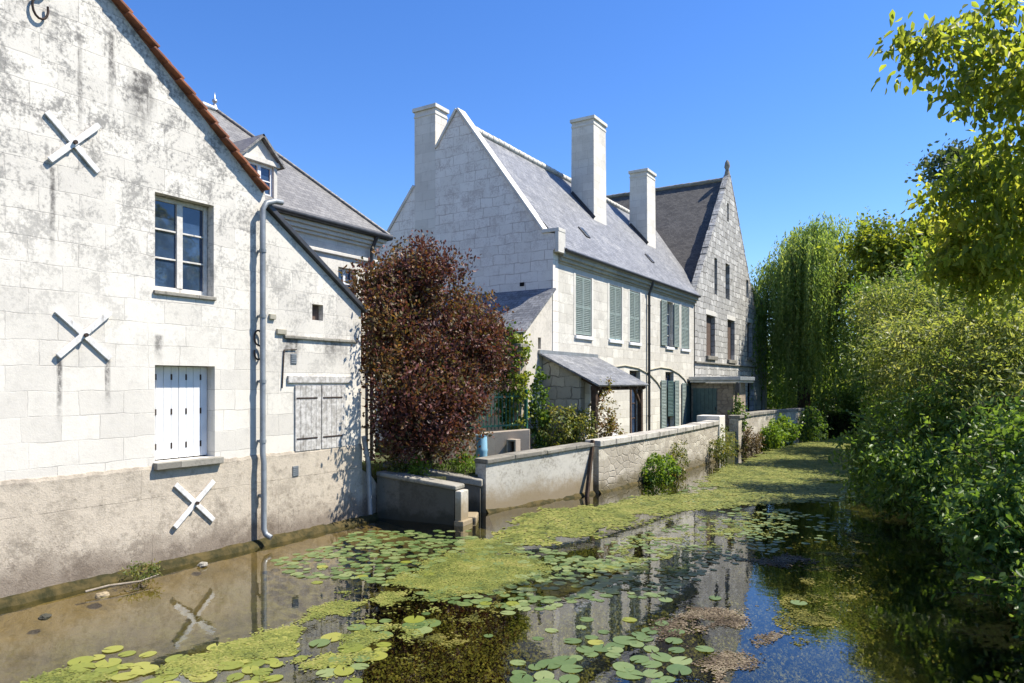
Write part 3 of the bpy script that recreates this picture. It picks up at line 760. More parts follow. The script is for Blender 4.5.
# ------------------------------------------------------------------ medieval gabled house
TX = -10.56
H4 = thing('gabled_house', 'old rough stone house with steep pointed gable, slit openings and dark slate roof', 'house', (TX, 40.6, GZ))
w = MB(); SL = [(37.40,37.95,7.78,9.75),(39.62,40.5,7.77,9.78),(44.4,45.0,8.36,9.45),(39.97,40.32,12.2,13.25)]
LW = [(35.95,37.52,4.42,6.57),(40.05,41.62,4.33,6.63),(44.68,45.9,4.62,6.8)]
DO = [(44.78,46.35,GZ,3.0)]
hop = [o + (.28,) for o in SL + LW + DO]
facade(w, TX, [(33.99,GZ-.5),(47.3,GZ-.5),(47.3,7.1),(40.55,14.95),(33.99,7.3)], hop)
w.poly([(TX-.3,33.99,6),(TX-.3,47.3,6),(TX-.3,47.3,7.1),(TX-.3,40.55,14.95),(TX-.3,33.99,7.3)])
w.poly([(TX,47.3,7.1),(TX-.3,47.3,7.1),(TX-.3,40.55,14.95),(TX,40.55,14.95)])
w.poly([(TX,47.3,GZ-.5),(-20,47.3,GZ-.5),(-20,47.3,7.1),(TX,47.3,7.1)])
w.poly([(TX,33.99,7.3),(TX-.3,33.99,7.3),(TX-.3,40.55,14.95),(TX,40.55,14.95)])
w.build('wall', m_h3, H4)
cp = MB(); n_ = 22; rnd = random.Random(5)
for s0, s1 in (((33.85,7.22),(40.5,15.0)),((47.42,7.02),(40.6,15.0))):
    for i in range(n_):
        a = i/n_; b = (i+1)/n_
        o = rnd.uniform(-.04,.05)
        cp.beam((TX-.15,s0[0]+(s1[0]-s0[0])*a,s0[1]+(s1[1]-s0[1])*a+o),(TX-.15,s0[0]+(s1[0]-s0[0])*b*.999,s0[1]+(s1[1]-s0[1])*b+o), .34, .10)
cp.build('gable_coping', m_h3, H4, bevel=.02)
fn = MB(); fn.tube([(TX-.15,40.55,14.9),(TX-.15,40.55,15.15),(TX-.15,40.55,15.3),(TX-.15,40.55,15.45),(TX-.15,40.55,15.7),(TX-.15,40.55,15.85)], [.18,.14,.10,.17,.13,.04], 8); fn.build('finial', m_cop, H4)
rf = MB(); xb = -25
rf.poly([(TX-.29,33.9,6.35),(TX-.29,40.55,14.72),(xb,40.55,14.72),(xb,33.9,6.35)]); rf.poly([(TX-.29,47.4,6.35),(TX-.29,40.55,14.72),(xb,40.55,14.72),(xb,47.4,6.35)])
roof4 = rf.build('roof', m_slated, H4)
rr = MB(); ridge_row(rr, (TX-.32,40.55,14.76), (xb,40.55,14.76), .13, .4); rr.build('ridge_tile', m_cop, roof4)
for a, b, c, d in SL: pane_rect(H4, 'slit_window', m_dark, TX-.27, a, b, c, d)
for a, b, c, d in LW:
    shutter(H4, TX-.24, a+.02, (a+b)/2-.01, c+.02, d-.02, m_brown, False); shutter(H4, TX-.24, (a+b)/2+.01, b-.02, c+.02, d-.02, m_brown, False)
    MB().box(TX-.1, TX+.14, a-.12, b+.12, c-.2, c-.002).build('sill', m_cop, H4, bevel=.02)
    MB().box(TX-.05, TX+.015, a-.18, b+.18, d+.002, d+.26).build('lintel', m_trim, H4, bevel=.012)
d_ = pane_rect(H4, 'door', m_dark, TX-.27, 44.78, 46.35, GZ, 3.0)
MB().box(TX-.05, TX+.09, 34.0, 47.3, 4.0, 4.09).build('string_course', m_cop, H4, bevel=.015)

# ------------------------------------------------------------------ far house in the shade of the willow
H5 = thing('shaded_house', 'narrow stone house with steep slate roof half shaded beside the weeping willow', 'house', (-10.75, 49, GZ))
FX = -10.75
w = MB(); facade(w, FX, [(47.32,GZ-.4),(51.2,GZ-.4),(51.2,8.3),(47.32,8.3)], [(49.5,50.55,GZ,2.7,.2)])
w.poly([(FX,51.2,GZ-.4),(-16,51.2,GZ-.4),(-16,51.2,8.3),(FX,51.2,8.3)]); w.build('wall', m_h4, H5)
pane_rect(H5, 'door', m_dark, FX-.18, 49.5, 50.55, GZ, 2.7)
rf = MB(); rf.poly([(FX+.35,47.34,8.2),(FX+.35,51.5,8.2),(FX-.5,51.0,9.2),(FX-.5,47.34,9.2)]); rf.poly([(FX-.5,47.34,9.2),(FX-.5,51.0,9.2),(FX-2.6,48.6,13.4),(FX-2.6,47.34,13.4)])
rf.poly([(FX+.35,51.5,8.2),(-15.8,51.5,8.2),(-15,51.0,9.2),(FX-.5,51.0,9.2)]); rf.poly([(FX-.5,51.0,9.2),(-15,51.0,9.2),(FX-2.6,48.6,13.4)])
rf5 = rf.build('roof', m_slated, H5)
fn = MB(); fn.tube([(FX-2.6,47.5,13.2),(FX-2.6,47.5,13.6),(FX-2.6,47.5,13.75),(FX-2.6,47.5,13.95)], [.2,.12,.24,.08], 8); fn.build('finial', m_zincd, rf5)

# ------------------------------------------------------------------ shed against the gabled house
SH = thing('stone_shed', 'small brown stone shed with flat zinc roof and teal door below the pointed gable', 'shed', (-9.4, 34, GZ))
w = MB(); w.box(-10.53, -8.5, 33.3, 35.6, GZ-.5, 3.0); w.build('wall', m_shed, SH, bevel=.02)
r = MB(); r.box(-10.5, -8.15, 33.0, 35.8, 3.02, 3.12).box(-10.55, -8.1, 32.94, 35.85, 3.12, 3.30); r.build('roof', m_zinc, SH, bevel=.02)
d_ = MB()
for k in range(6): d_.box(-10.42+.19*k, -10.42+.19*k+.183, 33.26, 33.296, GZ+.04, 2.75)
d_ = d_.build('door', m_teal, SH, bevel=.004)
MB().box(-9.36, -9.32, 33.23, 33.26, 1.7, 1.85).build('handle', m_iron, d_)
pp = MB(); pp.tube([(-8.3,33.15,3.02),(-8.36,33.2,2.8),(-8.4,33.22,GZ)], .045, 8); pp.build('downpipe', m_zincd, SH)
MB().box(-8.35, -8.15, 33.0, 33.3, 2.55, 3.0).build('hopper', m_zincd, SH, bevel=.01)

# ------------------------------------------------------------------ river walls
def wall_run(name, label, pts, zt, th, mat, copmat=None, coph=.12, copo=.06, base=-1.2, footmat=None, seg_rough=0., loc=None):
    """wall along points (outer face), top heights zt, thickness towards -x side"""
    t = thing(name, label, 'wall', (pts[0][0], pts[0][1], 0))
    P = [Vector((p[0], p[1], 0)) for p in pts]
    nrm = []
    for i in range(len(P)):
        d = (P[min(i+1,len(P)-1)] - P[max(i-1,0)]).normalized(); nrm.append(Vector((-d.y, d.x, 0)))
    b = MB(); cpm = MB()
    for i in range(len(P)-1):
        o0, o1 = P[i], P[i+1]; i0, i1 = o0 + nrm[i]*th, o1 + nrm[i+1]*th
        z0, z1 = zt[i], zt[i+1]
        V = lambda v, z: (v.x, v.y, z)
        b.poly([V(o0,base),V(o1,base),V(o1,z1),V(o0,z0)]); b.poly([V(i1,base),V(i0,base),V(i0,z0),V(i1,z1)]); b.poly([V(o0,z0),V(o1,z1),V(i1,z1),V(i0,z0)])
        if i == 0: b.poly([V(i0,base),V(o0,base),V(o0,z0),V(i0,z0)])
        if i == len(P)-2: b.poly([V(o1,base),V(i1,base),V(i1,z1),V(o1,z1)])
        if copmat:
            L = (o1-o0).length; k = max(1, int(L/.75)); rnd = random.Random(i+len(P))
            for j in range(k):
                a0, a1 = j/k + .004, (j+1)/k - .004
                mix = lambda a: (o0.lerp(o1, a) - nrm[i].lerp(nrm[i+1], a)*copo, i0.lerp(i1, a) + nrm[i].lerp(nrm[i+1], a)*copo, z0+(z1-z0)*a)
                (p0,q0,h0),(p1,q1,h1) = mix(a0), mix(a1); e = rnd.uniform(-.012,.012)
                vs = [V(p0,h0+.003),V(p1,h1+.003),V(q1,h1+.003),V(q0,h0+.003)]; top = [V(p0,h0+coph+e),V(p1,h1+coph+e),V(q1,h1+coph+e),V(q0,h0+coph+e)]
                cpm.mesh(vs+top, [(0,3,2,1),(4,5,6,7),(0,1,5,4),(1,2,6,5),(2,3,7,6),(3,0,4,7)])
    b.build('wall_body', mat, t)
    if copmat: cpm.build('coping', copmat, t, bevel=.02)
    if footmat:
        f = MB(); prev = None
        for i in range(len(P)-1):
            L = (P[i+1]-P[i]).length; k = max(2, int(L/.12))
            for j in range(k + (i == len(P)-2)):
                a = P[i].lerp(P[i+1], j/k); nv = nrm[i].lerp(nrm[i+1], j/k)
                o = .10 + .07*mnoise.noise(a*.9) + .06*mnoise.noise(a*3.7); h = -.02 + .06*mnoise.noise(a*1.1 + Vector((7,0,0))) + .04*mnoise.noise(a*5)
                cur = []
                for dd, z in ((-.03,h+.1),(.3*o,h+.06),(.75*o,h),(o,h-.1),(o+.1,-.25),(o+.3,-.7)):
                    q = a - nv*dd; cur.append((q.x, q.y, z))
                if i == 0 and j == 0: f.poly(cur)
                if i == len(P)-2 and j == k: f.poly(cur[::-1])
                if prev:
                    for m in range(5): f.poly([prev[m], prev[m+1], cur[m+1], cur[m]], True)
                prev = cur
        f.build('footing', footmat, t)
    return t
# sluice wall next to the near house
t = thing('sluice_wall', 'dark mossy concrete wall standing in the water at the corner of the whitewashed house', 'wall', (-9.6, 10.9, 0))
a, b = Vector((-10.72,11.5,0)), Vector((-8.78,11.76,0)); d = (b-a).normalized(); nn = Vector((-d.y, d.x, 0))
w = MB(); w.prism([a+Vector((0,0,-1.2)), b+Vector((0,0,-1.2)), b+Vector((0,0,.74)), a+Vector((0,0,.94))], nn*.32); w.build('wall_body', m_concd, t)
w = MB(); w.prism([a-nn*.05+Vector((0,0,.943)), b-nn*.05+d*.06+Vector((0,0,.743)), b-nn*.05+d*.06+Vector((0,0,.84)), a-nn*.05+Vector((0,0,1.04))], nn*.42); w.build('coping', m_cop, t, bevel=.03)
w = MB(); c = b + d*.09 + nn*.16; w.obox((c.x,c.y,-.2), d*.075, nn*.17, (0,0,.93)); w.obox((c.x+.03,c.y+.02,-.35), d*.11, nn*.22, (0,0,.46)); w.build('end_pier', m_conc, t, bevel=.02)
t = thing('wash_place_wall', 'low concrete wall with sloping top between the sluice wall and the long river wall', 'wall', (-9.6, 12.8, 0))
a, b = Vector((-11.0,12.0,0)), Vector((-9.06,13.12,0)); d = (b-a).normalized(); nn = Vector((-d.y, d.x, 0))
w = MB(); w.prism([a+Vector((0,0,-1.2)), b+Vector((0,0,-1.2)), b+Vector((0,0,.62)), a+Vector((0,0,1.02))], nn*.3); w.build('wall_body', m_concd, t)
w = MB(); w.prism([a-nn*.05+Vector((0,0,1.023)), b-nn*.05+d*.05+Vector((0,0,.623)), b-nn*.05+d*.05+Vector((0,0,.78)), a-nn*.05+Vector((0,0,1.18))], nn*.4); w.build('coping', m_cop, t, bevel=.025)
t = thing('stone_step', 'worn stone step at water level between the two concrete walls', 'step', (-9.2, 12.2, 0))
w = MB(); w.obox((-9.08,12.45,-.1), d*.34, Vector((-d.y,d.x,0))*.3, (0,0,.2)); w.build('tread', m_conc, t, bevel=.03)
wall_run('river_wall', 'curved grey concrete river wall with rounded coping and mossy foot', [(-9.02,13.3),(-8.82,14.2),(-8.55,15.3),(-8.28,16.4),(-8.1,17.1)], [1.12,1.16,1.2,1.25,1.28], .36, m_conc, m_cop, .11, .05, footmat=m_foot)
t4 = wall_run('river_wall', 'rough stone river wall with flat coping in front of the shuttered manor', [(-8.0,17.25),(-7.82,19),(-7.68,21),(-7.55,24),(-7.5,27.1)], [1.26,1.28,1.3,1.34,1.38], .4, m_rwall, m_rcop, .17, .05, footmat=m_foot)
w = MB(); w.box(-8.35, -7.45, 27.1, 27.9, -1.2, 1.72); w.build('end_pier', m_trim, t4, bevel=.02)
wall_run('river_wall', 'far stone garden wall with bushes at its foot below the pointed gable', [(-7.75,31.2),(-7.75,34),(-7.6,38),(-7.1,43.8)], [1.42,1.45,1.42,1.38], .4, m_rwall, m_cop, .15, .06, footmat=m_foot)
# garden wall, fence, barrel, pillar
t = thing('garden_wall', 'tan rendered garden wall behind the curved river wall', 'wall', (-10.4, 15.4, GZ))
w = MB(); w.prism([(-12.6,14.05,GZ-.4),(-9.95,16.75,GZ-.4),(-9.95,16.75,1.72),(-12.6,14.05,1.5)], (.2,-.2,0)); w.build('wall_body', m_gwall, t, bevel=.02)
t = thing('wooden_niche', 'small wooden box standing against the tan garden wall', 'box', (-10.05, 16.1, 1.0))
w = MB(); w.box(-10.15,-9.85,15.95,16.2,GZ,1.0).box(-10.15,-10.1,15.95,16.2,1.0,1.42).box(-9.9,-9.85,15.95,16.2,1.0,1.42).box(-10.15,-9.85,15.95,16.2,1.42,1.47); w.build('case', m_gwall, t, bevel=.005)
w = MB(); w.box(-10.1,-9.9,16.15,16.19,1.0,1.42); w.build('back_board', m_wood, t)
t = thing('metal_railing', 'dark green metal railing on the tan garden wall by the copper tree', 'railing', (-11, 16, 1.6))
a, b = Vector((-12.3,14.55,1.6)), Vector((-10.05,16.85,1.74)); w = MB()
for k in range(30):
    p = a.lerp(b, (k+.5)/30); w.box(p.x-.012, p.x+.012, p.y-.012, p.y+.012, p.z, p.z+1.0)
w.build('baluster', m_fence, t)['kind'] = 'stuff'
w = MB(); w.beam(a+Vector((0,0,.9)), b+Vector((0,0,.9)), .035, .05); w.beam(a+Vector((0,0,.1)), b+Vector((0,0,.1)), .035, .05); w.build('rail', m_fence, t)
for k in (0, .5, 1.0):
    p = a.lerp(b, k); w = MB(); w.box(p.x-.03, p.x+.03, p.y-.03, p.y+.03, p.z-.02, p.z+1.08); w.build('post', m_fence, t)
t = thing('water_barrel', 'pale blue plastic barrel behind the end of the curved river wall', 'barrel', (-10.35, 15.05, GZ))
w = MB(); w.tube([(-10.35,15.05,GZ-.1),(-10.35,15.05,.95),(-10.35,15.05,1.2),(-10.35,15.05,1.24),(-10.35,15.05,1.28),(-10.35,15.05,1.55),(-10.35,15.05,1.6)], [.14,.15,.155,.165,.155,.148,.135], 20); w.build('drum', m_barrel, t)
w = MB(); w.tube([(-10.35,15.05,1.6),(-10.35,15.05,1.64)], .145, 20); w.build('lid', m_barrel, t)
t = thing('garden_chair', 'pale garden chair standing below the porch roof', 'chair', (-8.75, 20.55, GZ))
w = MB(); w.box(-8.98,-8.55,20.35,20.78,1.28,1.32); w.build('seat', m_white, t, bevel=.01)
w = MB()
for k in range(5): w.box(-9.0,-8.97,20.36+.085*k,20.36+.085*k+.06,1.33,1.75)
w.build('backrest', m_white, t, bevel=.006)
for x, y in ((-8.96,20.38),(-8.96,20.75),(-8.58,20.38),(-8.58,20.75)):
    w = MB(); w.tube([(x,y,GZ),(x,y,1.28)], .018, 6); w.build('leg', m_white, t)
t = thing('shadow_bar', 'dark slanted bar standing in for a cast shadow on the curved concrete wall', 'shadow bar', (-8.1, 16.8, -.3))  # solid dark bar added where a shadow slants down the wall
w = MB(); w.beam((-8.02,16.45,-.4),(-8.12,17.12,1.45), .11, .09, (1,0,0)); w.build('bar_body', m_wood, t, bevel=.01)

# ------------------------------------------------------------------ vegetation
def leaf_mesh(name, mat, parent, pos, dirs, size, aspect, tint, six=False, rng=None, up=.12):
    N = len(pos)
    dirs = dirs / (np.linalg.norm(dirs, axis=1, keepdims=True) + 1e-9)
    rv = rng.normal(size=(N, 3))
    side = np.cross(dirs, rv); side /= (np.linalg.norm(side, axis=1, keepdims=True) + 1e-9)
    nrm = np.cross(side, dirs)
    s = size[:, None]
    if six:
        V = [pos, pos + dirs*s*.32 + side*s*aspect*.46 + nrm*s*up*.6, pos + dirs*s*.68 + side*s*aspect*.36 + nrm*s*up*.3,
             pos + dirs*s - nrm*s*up*.9, pos + dirs*s*.68 - side*s*aspect*.36 + nrm*s*up*.3, pos + dirs*s*.32 - side*s*aspect*.46 + nrm*s*up*.6]
        V = np.stack(V, 1); k = 6
        idx = np.arange(N)[:, None] * 6
        faces = np.concatenate([idx + np.array([[0,1,2,3]]), idx + np.array([[0,3,4,5]])], 1).reshape(-1, 4); nf = 2
    else:
        V = [pos, pos + dirs*s*.5 + side*s*aspect*.5 + nrm*s*up, pos + dirs*s, pos + dirs*s*.5 - side*s*aspect*.5 + nrm*s*up]
        V = np.stack(V, 1); k = 4
        faces = np.arange(N * 4).reshape(N, 4); nf = 1
    off = np.array(world_loc(parent)) if parent is not None else np.zeros(3)
    V = (V.reshape(-1, 3) - off).astype(np.float32)
    me = bpy.data.meshes.new(name)
    F = len(faces)
    me.vertices.add(len(V)); me.vertices.foreach_set('co', V.ravel())
    me.loops.add(F * 4); me.loops.foreach_set('vertex_index', faces.astype(np.int32).ravel())
    me.polygons.add(F); me.polygons.foreach_set('loop_start', np.arange(0, F*4, 4, dtype=np.int32)); me.polygons.foreach_set('loop_total', np.full(F, 4, np.int32))
    a = me.attributes.new('tint', 'FLOAT', 'FACE'); a.data.foreach_set('value', np.repeat(np.clip(tint, 0, 1), nf).astype(np.float32))
    me.update(calc_edges=True); me.validate()
    me.materials.append(mat)
    o = bpy.data.objects.new(name, me); COL.objects.link(o)
    if parent is not None: o.parent = parent
    return o

def clumps(rng, lobes, n, shell=.75, rough=.28, zmin=None):
    L = np.array(lobes, float)
    if L.shape[1] == 5: L = np.concatenate([L[:, :3], L[:, 3:4], L[:, 3:4], L[:, 4:5]], 1)
    wt = (L[:, 3] * L[:, 4] * L[:, 5]) ** (2/3.); wt /= wt.sum()
    li = rng.choice(len(L), n, p=wt)
    d = rng.normal(size=(n, 3)); d /= np.linalg.norm(d, axis=1, keepdims=True)
    r = np.where(rng.random(n) < shell, rng.uniform(.72, 1.04, n), rng.random(n) ** (1/3.))
    nz = np.array([mnoise.noise(Vector((d[i,0]*2.2 + li[i]*7.1, d[i,1]*2.2, d[i,2]*2.2))) for i in range(n)])
    r = r * (1 + rough * nz)
    p = L[li, :3] + d * r[:, None] * L[li, 3:6]
    if zmin is not None:
        keep = p[:, 2] > zmin; p, d = p[keep], d[keep]
    return p, d

def sub_lobes(lobes, k, f, seed):
    rng = np.random.default_rng(seed + 500); out = []
    for lb in lobes:
        c = np.array(lb[:3]); r = np.array([lb[3], lb[3], lb[-1]])
        out.append(tuple(c) + (r[0]*.62, r[2]*.62))
        for i in range(k):
            d = rng.normal(size=3); d /= np.linalg.norm(d); q = c + d*r*rng.uniform(.55, .85); g = f*rng.uniform(.6, 1.25)
            out.append(tuple(q) + (r[0]*g, r[2]*g*.8))
    return out

def foliage(name, mat, parent, lobes, n_cl, per, cr, size, aspect, seed, droop=.3, shell=.75, rough=.28, six=False, zmin=None, twig=.0, tvar=.5, up=.12, sjit=.3, outw=.6, tint_fn=None, subl=0, subf=.36):
    rng = np.random.default_rng(seed)
    if subl: lobes = sub_lobes(lobes, subl, subf, seed)
    c, d = clumps(rng, lobes, n_cl, shell, rough, zmin)
    n_cl = len(c)
    tw = d * outw + rng.normal(size=(n_cl, 3)) * .5; tw[:, 2] -= droop; tw /= np.linalg.norm(tw, axis=1, keepdims=True)
    pos = np.repeat(c, per, 0); N = len(pos)
    t = rng.uniform(-1, 1, N)[:, None]
    pos = pos + np.repeat(tw, per, 0) * t * twig + rng.normal(size=(N, 3)) * cr * np.array([1, 1, .75])
    dirs = np.repeat(tw, per, 0) * .6 + rng.normal(size=(N, 3)) * .7; dirs[:, 2] -= droop
    ct = rng.uniform(0, 1, n_cl)
    tint = np.repeat(ct, per) * (1 - tvar) + rng.uniform(0, 1, N) * tvar
    if tint_fn is not None: tint = tint_fn(pos, tint, rng)
    if zmin is not None:
        k = pos[:, 2] > zmin - .1; pos, dirs, tint = pos[k], dirs[k], tint[k]; N = len(pos)
    sz = size * rng.uniform(1 - sjit, 1 + sjit, N)
    return leaf_mesh(name, mat, parent, pos, dirs, sz, aspect, tint, six, rng, up)

def shoots(t, mat, tw, lobes, n, L, size, aspect, seed, up=.5, rt=.006, zmin=.05, gap=.05, tint_fn=None):
    """long leafy twigs standing out of a crown, each with its bare stem"""
    rng = np.random.default_rng(seed + 700)
    c, d = clumps(rng, lobes, n, 1.0, .25, zmin)
    P = []; D = []; T = []
    for i in range(len(c)):
        v = d[i]*.8 + rng.normal(size=3)*.35; v[2] += up; v /= np.linalg.norm(v)
        l = L*rng.uniform(.55, 1.3); m = max(5, int(l/gap)); ss = np.linspace(.1, 1, m)
        sag = rng.uniform(.05, .3)*l
        base = c[i] - d[i]*.12
        pts = base + v*(ss*l)[:, None] - np.array([0,0,1.])*(ss**2*sag)[:, None]
        sd = np.cross(v, rng.normal(size=3)); sd /= np.linalg.norm(sd)
        alt = np.where(np.arange(m) % 2 == 0, 1., -1.)[:, None]
        P.append(pts); D.append(v*.55 + sd*alt*.8 + rng.normal(size=(m,3))*.25 - np.array([0,0,.15])); T.append(rng.uniform(.2,.8) + rng.normal(size=m)*.15)
        tw.tube([base, pts[m//2], pts[-1]], [rt, rt*.7, rt*.3], 4, cap=False)
    P = np.concatenate(P); D = np.concatenate(D); T = np.concatenate(T)
    if tint_fn: T = np.clip(T + .15*rng.normal(size=len(T)), 0, 1)
    o = leaf_mesh('leafy_shoots', mat, t, P, D, size*rng.uniform(.65,1.25,len(P)), aspect, T, True, rng, .12)
    o['kind'] = 'stuff'

def limbs(mb, base, lobes, r0, rng, n=3, sub=4, curve=.3):
    base = Vector(base)
    for lb in lobes:
        c = Vector(lb[:3]); rx = lb[3]; rz = lb[-1]
        mid_ = base.lerp(c, .5) + Vector((rng.uniform(-curve, curve), rng.uniform(-curve, curve), .15 * (c - base).length * .5))
        pts = [base.lerp(mid_, .0), base.lerp(mid_, .5), mid_, mid_.lerp(c, .5), c]
        mb.tube(pts, [r0, r0*.8, r0*.62, r0*.45, r0*.3], 7, cap=False)
        for k in range(sub):
            v = Vector(rng.normal(size=3)).normalized(); e = c + Vector((v.x*rx, v.y*rx, v.z*rz)) * .85
            s_ = pts[3].lerp(c, rng.uniform(0, 1))
            mb.tube([s_, s_.lerp(e, .5) + Vector((0,0,.05)), e], [r0*.25, r0*.16, r0*.05], 5, cap=False)

def plant(name, label, cat, base, lobes, mat, n_cl, per, cr, size, aspect, seed, bark=None, r0=.06, trunk=None, group=None, sub=4, crown='crown', stem='trunk', shoot=None, **kw):
    t = thing(name, label, cat, base, group)
    foliage(crown, mat, t, lobes, n_cl, per, cr, size, aspect, seed, **kw)
    mb = MB(); rng = np.random.default_rng(seed + 99)
    b = Vector(base); fork = Vector(trunk) if trunk else b.lerp(Vector(np.array(lobes)[:, :3].mean(0)), .4)
    mb.tube([b - Vector((0,0,.3)), b + Vector((0,0,.1)), b.lerp(fork, .5), fork], [r0*1.6, r0*1.15, r0, r0*.9], 10, cap=False)
    limbs(mb, fork, lobes, r0*.6, rng, sub=sub)
    if shoot: shoots(t, mat, mb, lobes, shoot[0], shoot[1], size, aspect, seed, shoot[2], gap=size*.55)
    mb.build(stem, bark or m_bark, t)
    return t

m_bark = M_bark('brown_bark')
m_barkg = M_bark('grey_bark', (.16,.145,.12))
lf_copper = M_leaf('copper_leaf', [(.05,.028,.03),(.09,.038,.038),(.145,.05,.045),(.10,.095,.04),(.19,.095,.045),(.26,.16,.06)], .3, .5, .3, 1.6)
lf_ivy = M_leaf('ivy_leaf', [(.03,.065,.014),(.065,.13,.022),(.14,.20,.03)], .35)
lf_vine = M_leaf('vine_leaf', [(.09,.15,.025),(.18,.24,.035),(.28,.29,.06)], .42)
lf_shrub = M_leaf('shrub_leaf', [(.05,.08,.025),(.10,.14,.035),(.19,.20,.06),(.26,.23,.07)], .38)
lf_red = M_leaf('rusty_leaf', [(.12,.045,.028),(.18,.10,.04),(.13,.14,.04),(.24,.20,.05)], .38)
lf_bright = M_leaf('bright_leaf', [(.07,.13,.018),(.12,.21,.028),(.20,.28,.045)], .42)
lf_dark = M_leaf('dark_leaf', [(.048,.098,.022),(.09,.16,.034),(.145,.215,.055)], .47, .42, .35, 2.0)
lf_mid = M_leaf('mid_leaf', [(.05,.10,.018),(.095,.165,.03),(.16,.23,.045)], .46, .45, .3, 2.0)
lf_pale = M_leaf('pale_leaf', [(.085,.125,.035),(.17,.22,.065),(.32,.34,.16)], .48, .48, .3, 1.9)
lf_yellow = M_leaf('yellow_green_leaf', [(.08,.125,.022),(.14,.19,.034),(.21,.25,.05),(.31,.32,.085)], .62, .45, .3, 2.0)
lf_willow = M_leaf('willow_leaf', [(.09,.16,.045),(.17,.25,.08),(.27,.33,.135)], .52, .5, .2, 1.9)
lf_far = M_leaf('far_leaf', [(.04,.065,.03),(.065,.10,.045),(.11,.145,.07)], .35)
lf_bgy = M_leaf('background_leaf', [(.08,.125,.018),(.15,.20,.028),(.24,.27,.04)], .48, .5, .25, 1.9)

def copper_tint(p, t, rng):
    k = np.array([mnoise.noise(Vector((q[0]*1.1, q[1]*1.1, q[2]*1.1))) for q in p[::30]])
    k = np.repeat(k, 30)[:len(p)]
    return np.clip(.42 + .55*k + (t - .5)*.75, 0, 1)
plant('copper_tree', 'rounded copper tree with dark purple and rusty leaves between the two white houses', 'tree', (-10.75,13.3,GZ),
      [(-10.58,13.20,4.04,1.55,1.85),(-10.69,12.15,3.07,.9,1.71),(-10.3,14.2,4.1,1.1,1.45),(-10.15,13.75,2.9,.95,1.0),(-10.15,14.25,3.75,.85,1.1),(-11.1,12.5,4.6,1.0,1.1),(-10.95,13.41,5.43,1.2,.92),(-10.19,13.09,2.3,1.35,.95),(-10.42,11.9,2.0,.62,.9),(-10.1,12.6,1.7,.8,.6),(-11.2,12.6,4.9,.9,.9)],
      lf_copper, 2100, 30, .12, .092, .62, 3, r0=.10, trunk=(-10.7,13.3,1.9), droop=-.3, shell=.75, rough=.75, twig=.34, outw=.85, six=True, subl=5, subf=.55, tint_fn=copper_tint, shoot=(330, 0.55, 0.6))
# climbers and shrubs by the porch
t = thing('stone_pillar', 'pale stone gate pillar half buried in climbing vine beside the green railing', 'pillar', (-10.4,16.97,GZ))
w = MB(); w.box(-10.57,-10.23,16.80,17.14,GZ-.2,4.0); w.build('shaft', m_gwall, t, bevel=.02)
w = MB(); w.box(-10.63,-10.17,16.74,17.20,4.003,4.12); w.build('cap_stone', m_cop, t, bevel=.02)
plant('climbing_vine', 'yellow green vine climbing a pillar in front of the lean-to', 'climber', (-10.2,16.8,GZ), [(-10.34,16.85,2.5,.27,1.6),(-10.46,17.0,4.0,.34,.42)], lf_vine, 240, 12, .06, .09, .8, 11, r0=.03, droop=.5, stem='stem', crown='leaves', sub=2, six=True)
plant('ivy', 'dark green ivy mass reaching from the pillar to the porch wall', 'climber', (-9.75,17.6,GZ), [(-9.98,17.45,2.1,.2,1.35),(-10.85,17.1,3.7,.32,.95),(-10.7,16.9,2.6,.25,.9)], lf_ivy, 260, 12, .07, .10, .85, 12, r0=.03, droop=.4, stem='stem', crown='leaves', sub=2, six=True)
plant('garden_shrub', 'bushy green shrub with yellowish tips in front of the porch wall', 'shrub', (-9.57,17.96,GZ), [(-9.57,17.96,1.65,.6,.66)], lf_shrub, 130, 14, .07, .10, .6, 13, r0=.025, stem='stem', crown='leaves')
plant('garden_shrub', 'yellowish shrub at the foot of the dark porch post', 'shrub', (-9.1,18.5,GZ), [(-9.12,18.5,1.6,.4,.6)], lf_shrub, 80, 14, .06, .09, .6, 14, r0=.02, stem='stem', crown='leaves')
plant('rusty_climber', 'rusty red and green climbing shrub around the porch post', 'climber', (-8.75,19.2,GZ), [(-8.78,19.25,2.05,.34,1.1),(-8.62,19.38,1.45,.36,.42)], lf_red, 170, 12, .06, .08, .6, 15, r0=.025, stem='stem', crown='leaves')
plant('wall_bush', 'round dark green bush growing at the foot of the rough stone river wall', 'bush', (-7.6,20.5,-.05), [(-7.5,20.4,.35,.58,.48)], lf_bright, 120, 14, .07, .10, .75, 16, r0=.02, stem='stem', crown='leaves', zmin=0)
plant('wall_bush', 'olive upright bush beside the round dark bush on the stone river wall', 'bush', (-7.45,22.1,-.05), [(-7.4,22.0,.5,.3,.62)], lf_shrub, 80, 14, .06, .08, .5, 17, r0=.02, stem='stem', crown='leaves', zmin=0)
plant('hanging_plant', 'trailing plant hanging over the end pier of the stone river wall', 'plant', (-7.3,27.2,0), [(-7.3,27.2,.55,.42,.7),(-7.2,26.0,.6,.3,.4)], lf_shrub, 110, 12, .07, .10, .5, 18, r0=.02, droop=.6, stem='stem', crown='leaves', zmin=0)
plant('tall_weed', 'tall green climber standing at the corner of the zinc roofed shed', 'plant', (-7.9,32.0,.3), [(-7.95,32.1,1.0,.3,1.3)], lf_ivy, 100, 12, .08, .13, .6, 19, r0=.03, stem='stem', crown='leaves')
plant('dry_weed', 'brown dry weeds hanging at the near end of the far garden wall', 'plant', (-7.5,32.4,0), [(-7.45,32.3,.45,.45,.6)], M_leaf('dry_leaf', [(.10,.07,.04),(.17,.12,.07),(.2,.17,.09)], .2), 80, 12, .08, .12, .4, 20, r0=.02, stem='stem', crown='leaves', zmin=0)
